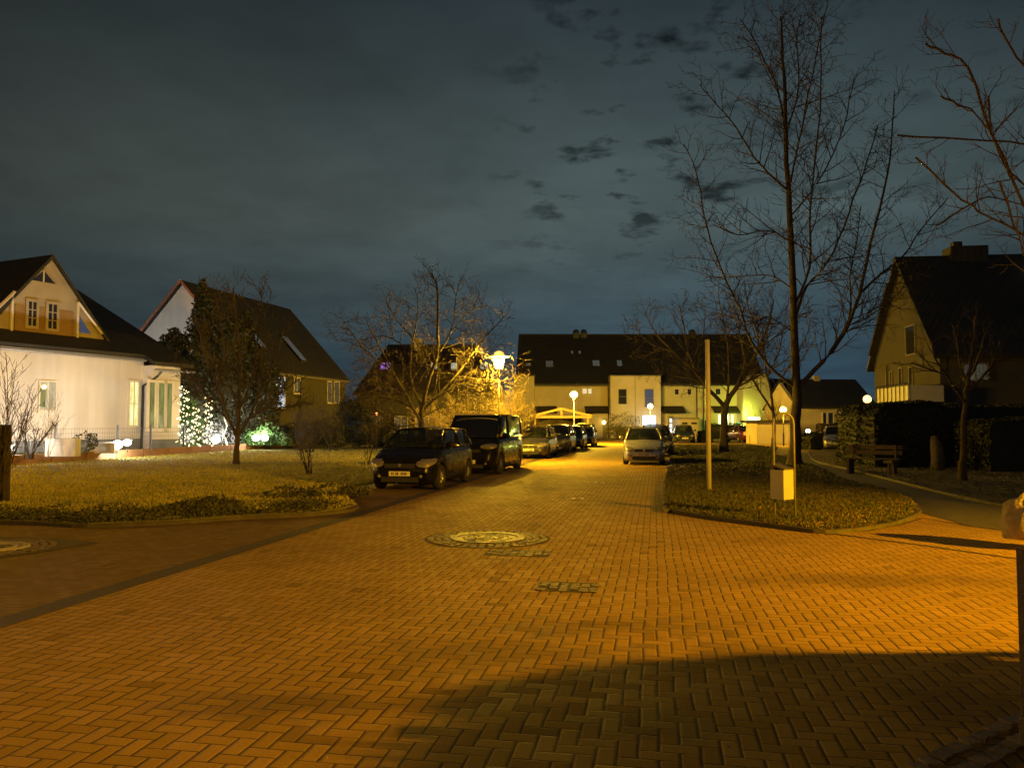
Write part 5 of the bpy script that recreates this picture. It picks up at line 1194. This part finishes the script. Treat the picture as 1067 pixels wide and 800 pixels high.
# wooden post at the left edge
x, y = G(5, 526); o = MB().tube([(0, 0, -.05), (.01, 0, .8), (0, .01, P(5, 443, y).z - .05)], [.13, .12, .12], 9); tag(o.build('wooden_post', M['bark'], None, True, loc=(x - .05, y, .06)), 'thick rough wooden post at the left edge of the lawn', 'post')
# pale stones at the island edge
for px, py, s_, l in ((699, 489, .12, 'small pale stone at the island edge in front of the silver hatchback, left one'), (712, 489.5, .10, 'small pale stone on the island right of the left one')):
    x, y = G(px, py); boulder(x, y, s_ * 1.5, s_, s_ * .6, l, .08)
# dark notice frame left of the island tree
p = P(748, 1, 62); nb = empty('notice_frame', (p.x, 62, 0)); tag(nb, 'dark narrow upright frame just left of the island tree trunk', 'frame')
for s in (-.06, .06): MB().box(s - .03, s + .03, -.03, .03, 0, P(748, 425, 62).z).build('post', M['dark_metal'], nb)
MB().box(-.9, .2, .05, .1, 1.0, 1.35).build('panel', M['dark_metal'], nb)

# ------------------------------------------------------------------ world: overcast night sky
w = bpy.data.worlds.new('World'); scene.world = w; w.use_nodes = True; nt = w.node_tree
for n in list(nt.nodes): nt.nodes.remove(n)
class WN(NT):
    def __init__(s): s.t = nt
k = WN(); out = k.n('ShaderNodeOutputWorld'); bg_ = k.n('ShaderNodeBackground'); k.l(bg_.outputs[0], out.inputs[0])
tc = k.n('ShaderNodeTexCoord'); se = k.n('ShaderNodeSeparateXYZ'); k.l(tc.outputs['Generated'], se.inputs[0])
X, Y, Z = se.outputs
zc = k.math('MAXIMUM', Z, 0.0)
den = k.math('ADD', zc, .12)
cv = k.n('ShaderNodeCombineXYZ'); k.l(k.math('DIVIDE', X, den), cv.inputs[0]); k.l(k.math('DIVIDE', Y, den), cv.inputs[1])
low = (.028, .048, .060); mid = (.058, .073, .068); hi = (.015, .021, .025)
c1 = k.mix(k.ramp(zc, .07, .24), low, mid); c2 = k.mix(k.ramp(zc, .26, .52), c1, hi)
soft = k.ramp(k.noise(1.3, 5, cv.outputs[0]), .3, .7, .74, 1.2)
az = k.ramp(X, -.62, .05, .42, 1.); az2 = k.ramp(X, .25, .62, 1., .62)
tone = k.math('MULTIPLY', k.math('MULTIPLY', soft, az), az2)
hole = k.ramp(k.noise(5.5, 6, cv.outputs[0], .56), .545, .64)
reg = k.math('MULTIPLY', k.math('MULTIPLY', k.ramp(X, -.06, .08), k.ramp(X, .26, .42, 1., .3)), k.ramp(zc, .17, .26))
tone = k.math('MULTIPLY', tone, k.math('SUBTRACT', 1., k.math('MULTIPLY', k.math('MULTIPLY', hole, reg), .72)))
vs = k.n('ShaderNodeVectorMath', operation='SCALE'); k.l(c2, vs.inputs[0]); k.l(tone, vs.inputs['Scale'])
teal = k.mix(k.math('MULTIPLY', k.ramp(X, -.4, .3), .5), vs.outputs[0], k.mix(1., vs.outputs[0], (.72, 1.0, 1.25), 'MULTIPLY'))
k.l(teal, bg_.inputs[0]); bg_.inputs[1].default_value = 1.4
# faint moonlight through the cloud
sl_ = bpy.data.lights.new('moon', 'SUN'); sl_.energy = .006; sl_.angle = R(20); sl_.color = (.8, .9, 1)
so = bpy.data.objects.new('moon', sl_); COL.objects.link(so); so.rotation_euler = (R(40), 0, R(20))

# ------------------------------------------------------------------ camera, render
cam = bpy.data.cameras.new('camera'); co = bpy.data.objects.new('camera', cam); COL.objects.link(co)
co.location = (0, 0, CH); co.rotation_euler = (math.pi / 2 + TH, 0, 0); cam.sensor_width = 36; cam.lens = F / 1067 * 36; cam.clip_end = 1500; cam.clip_start = .05
scene.camera = co
scene.render.engine = 'CYCLES'
scene.view_settings.view_transform = 'Standard'; scene.view_settings.look = 'None'; scene.view_settings.exposure = 0; scene.view_settings.gamma = 1
try: scene.cycles.use_light_tree = True; scene.cycles.sample_clamp_indirect = 3.0; scene.cycles.max_bounces = 5
except Exception: pass
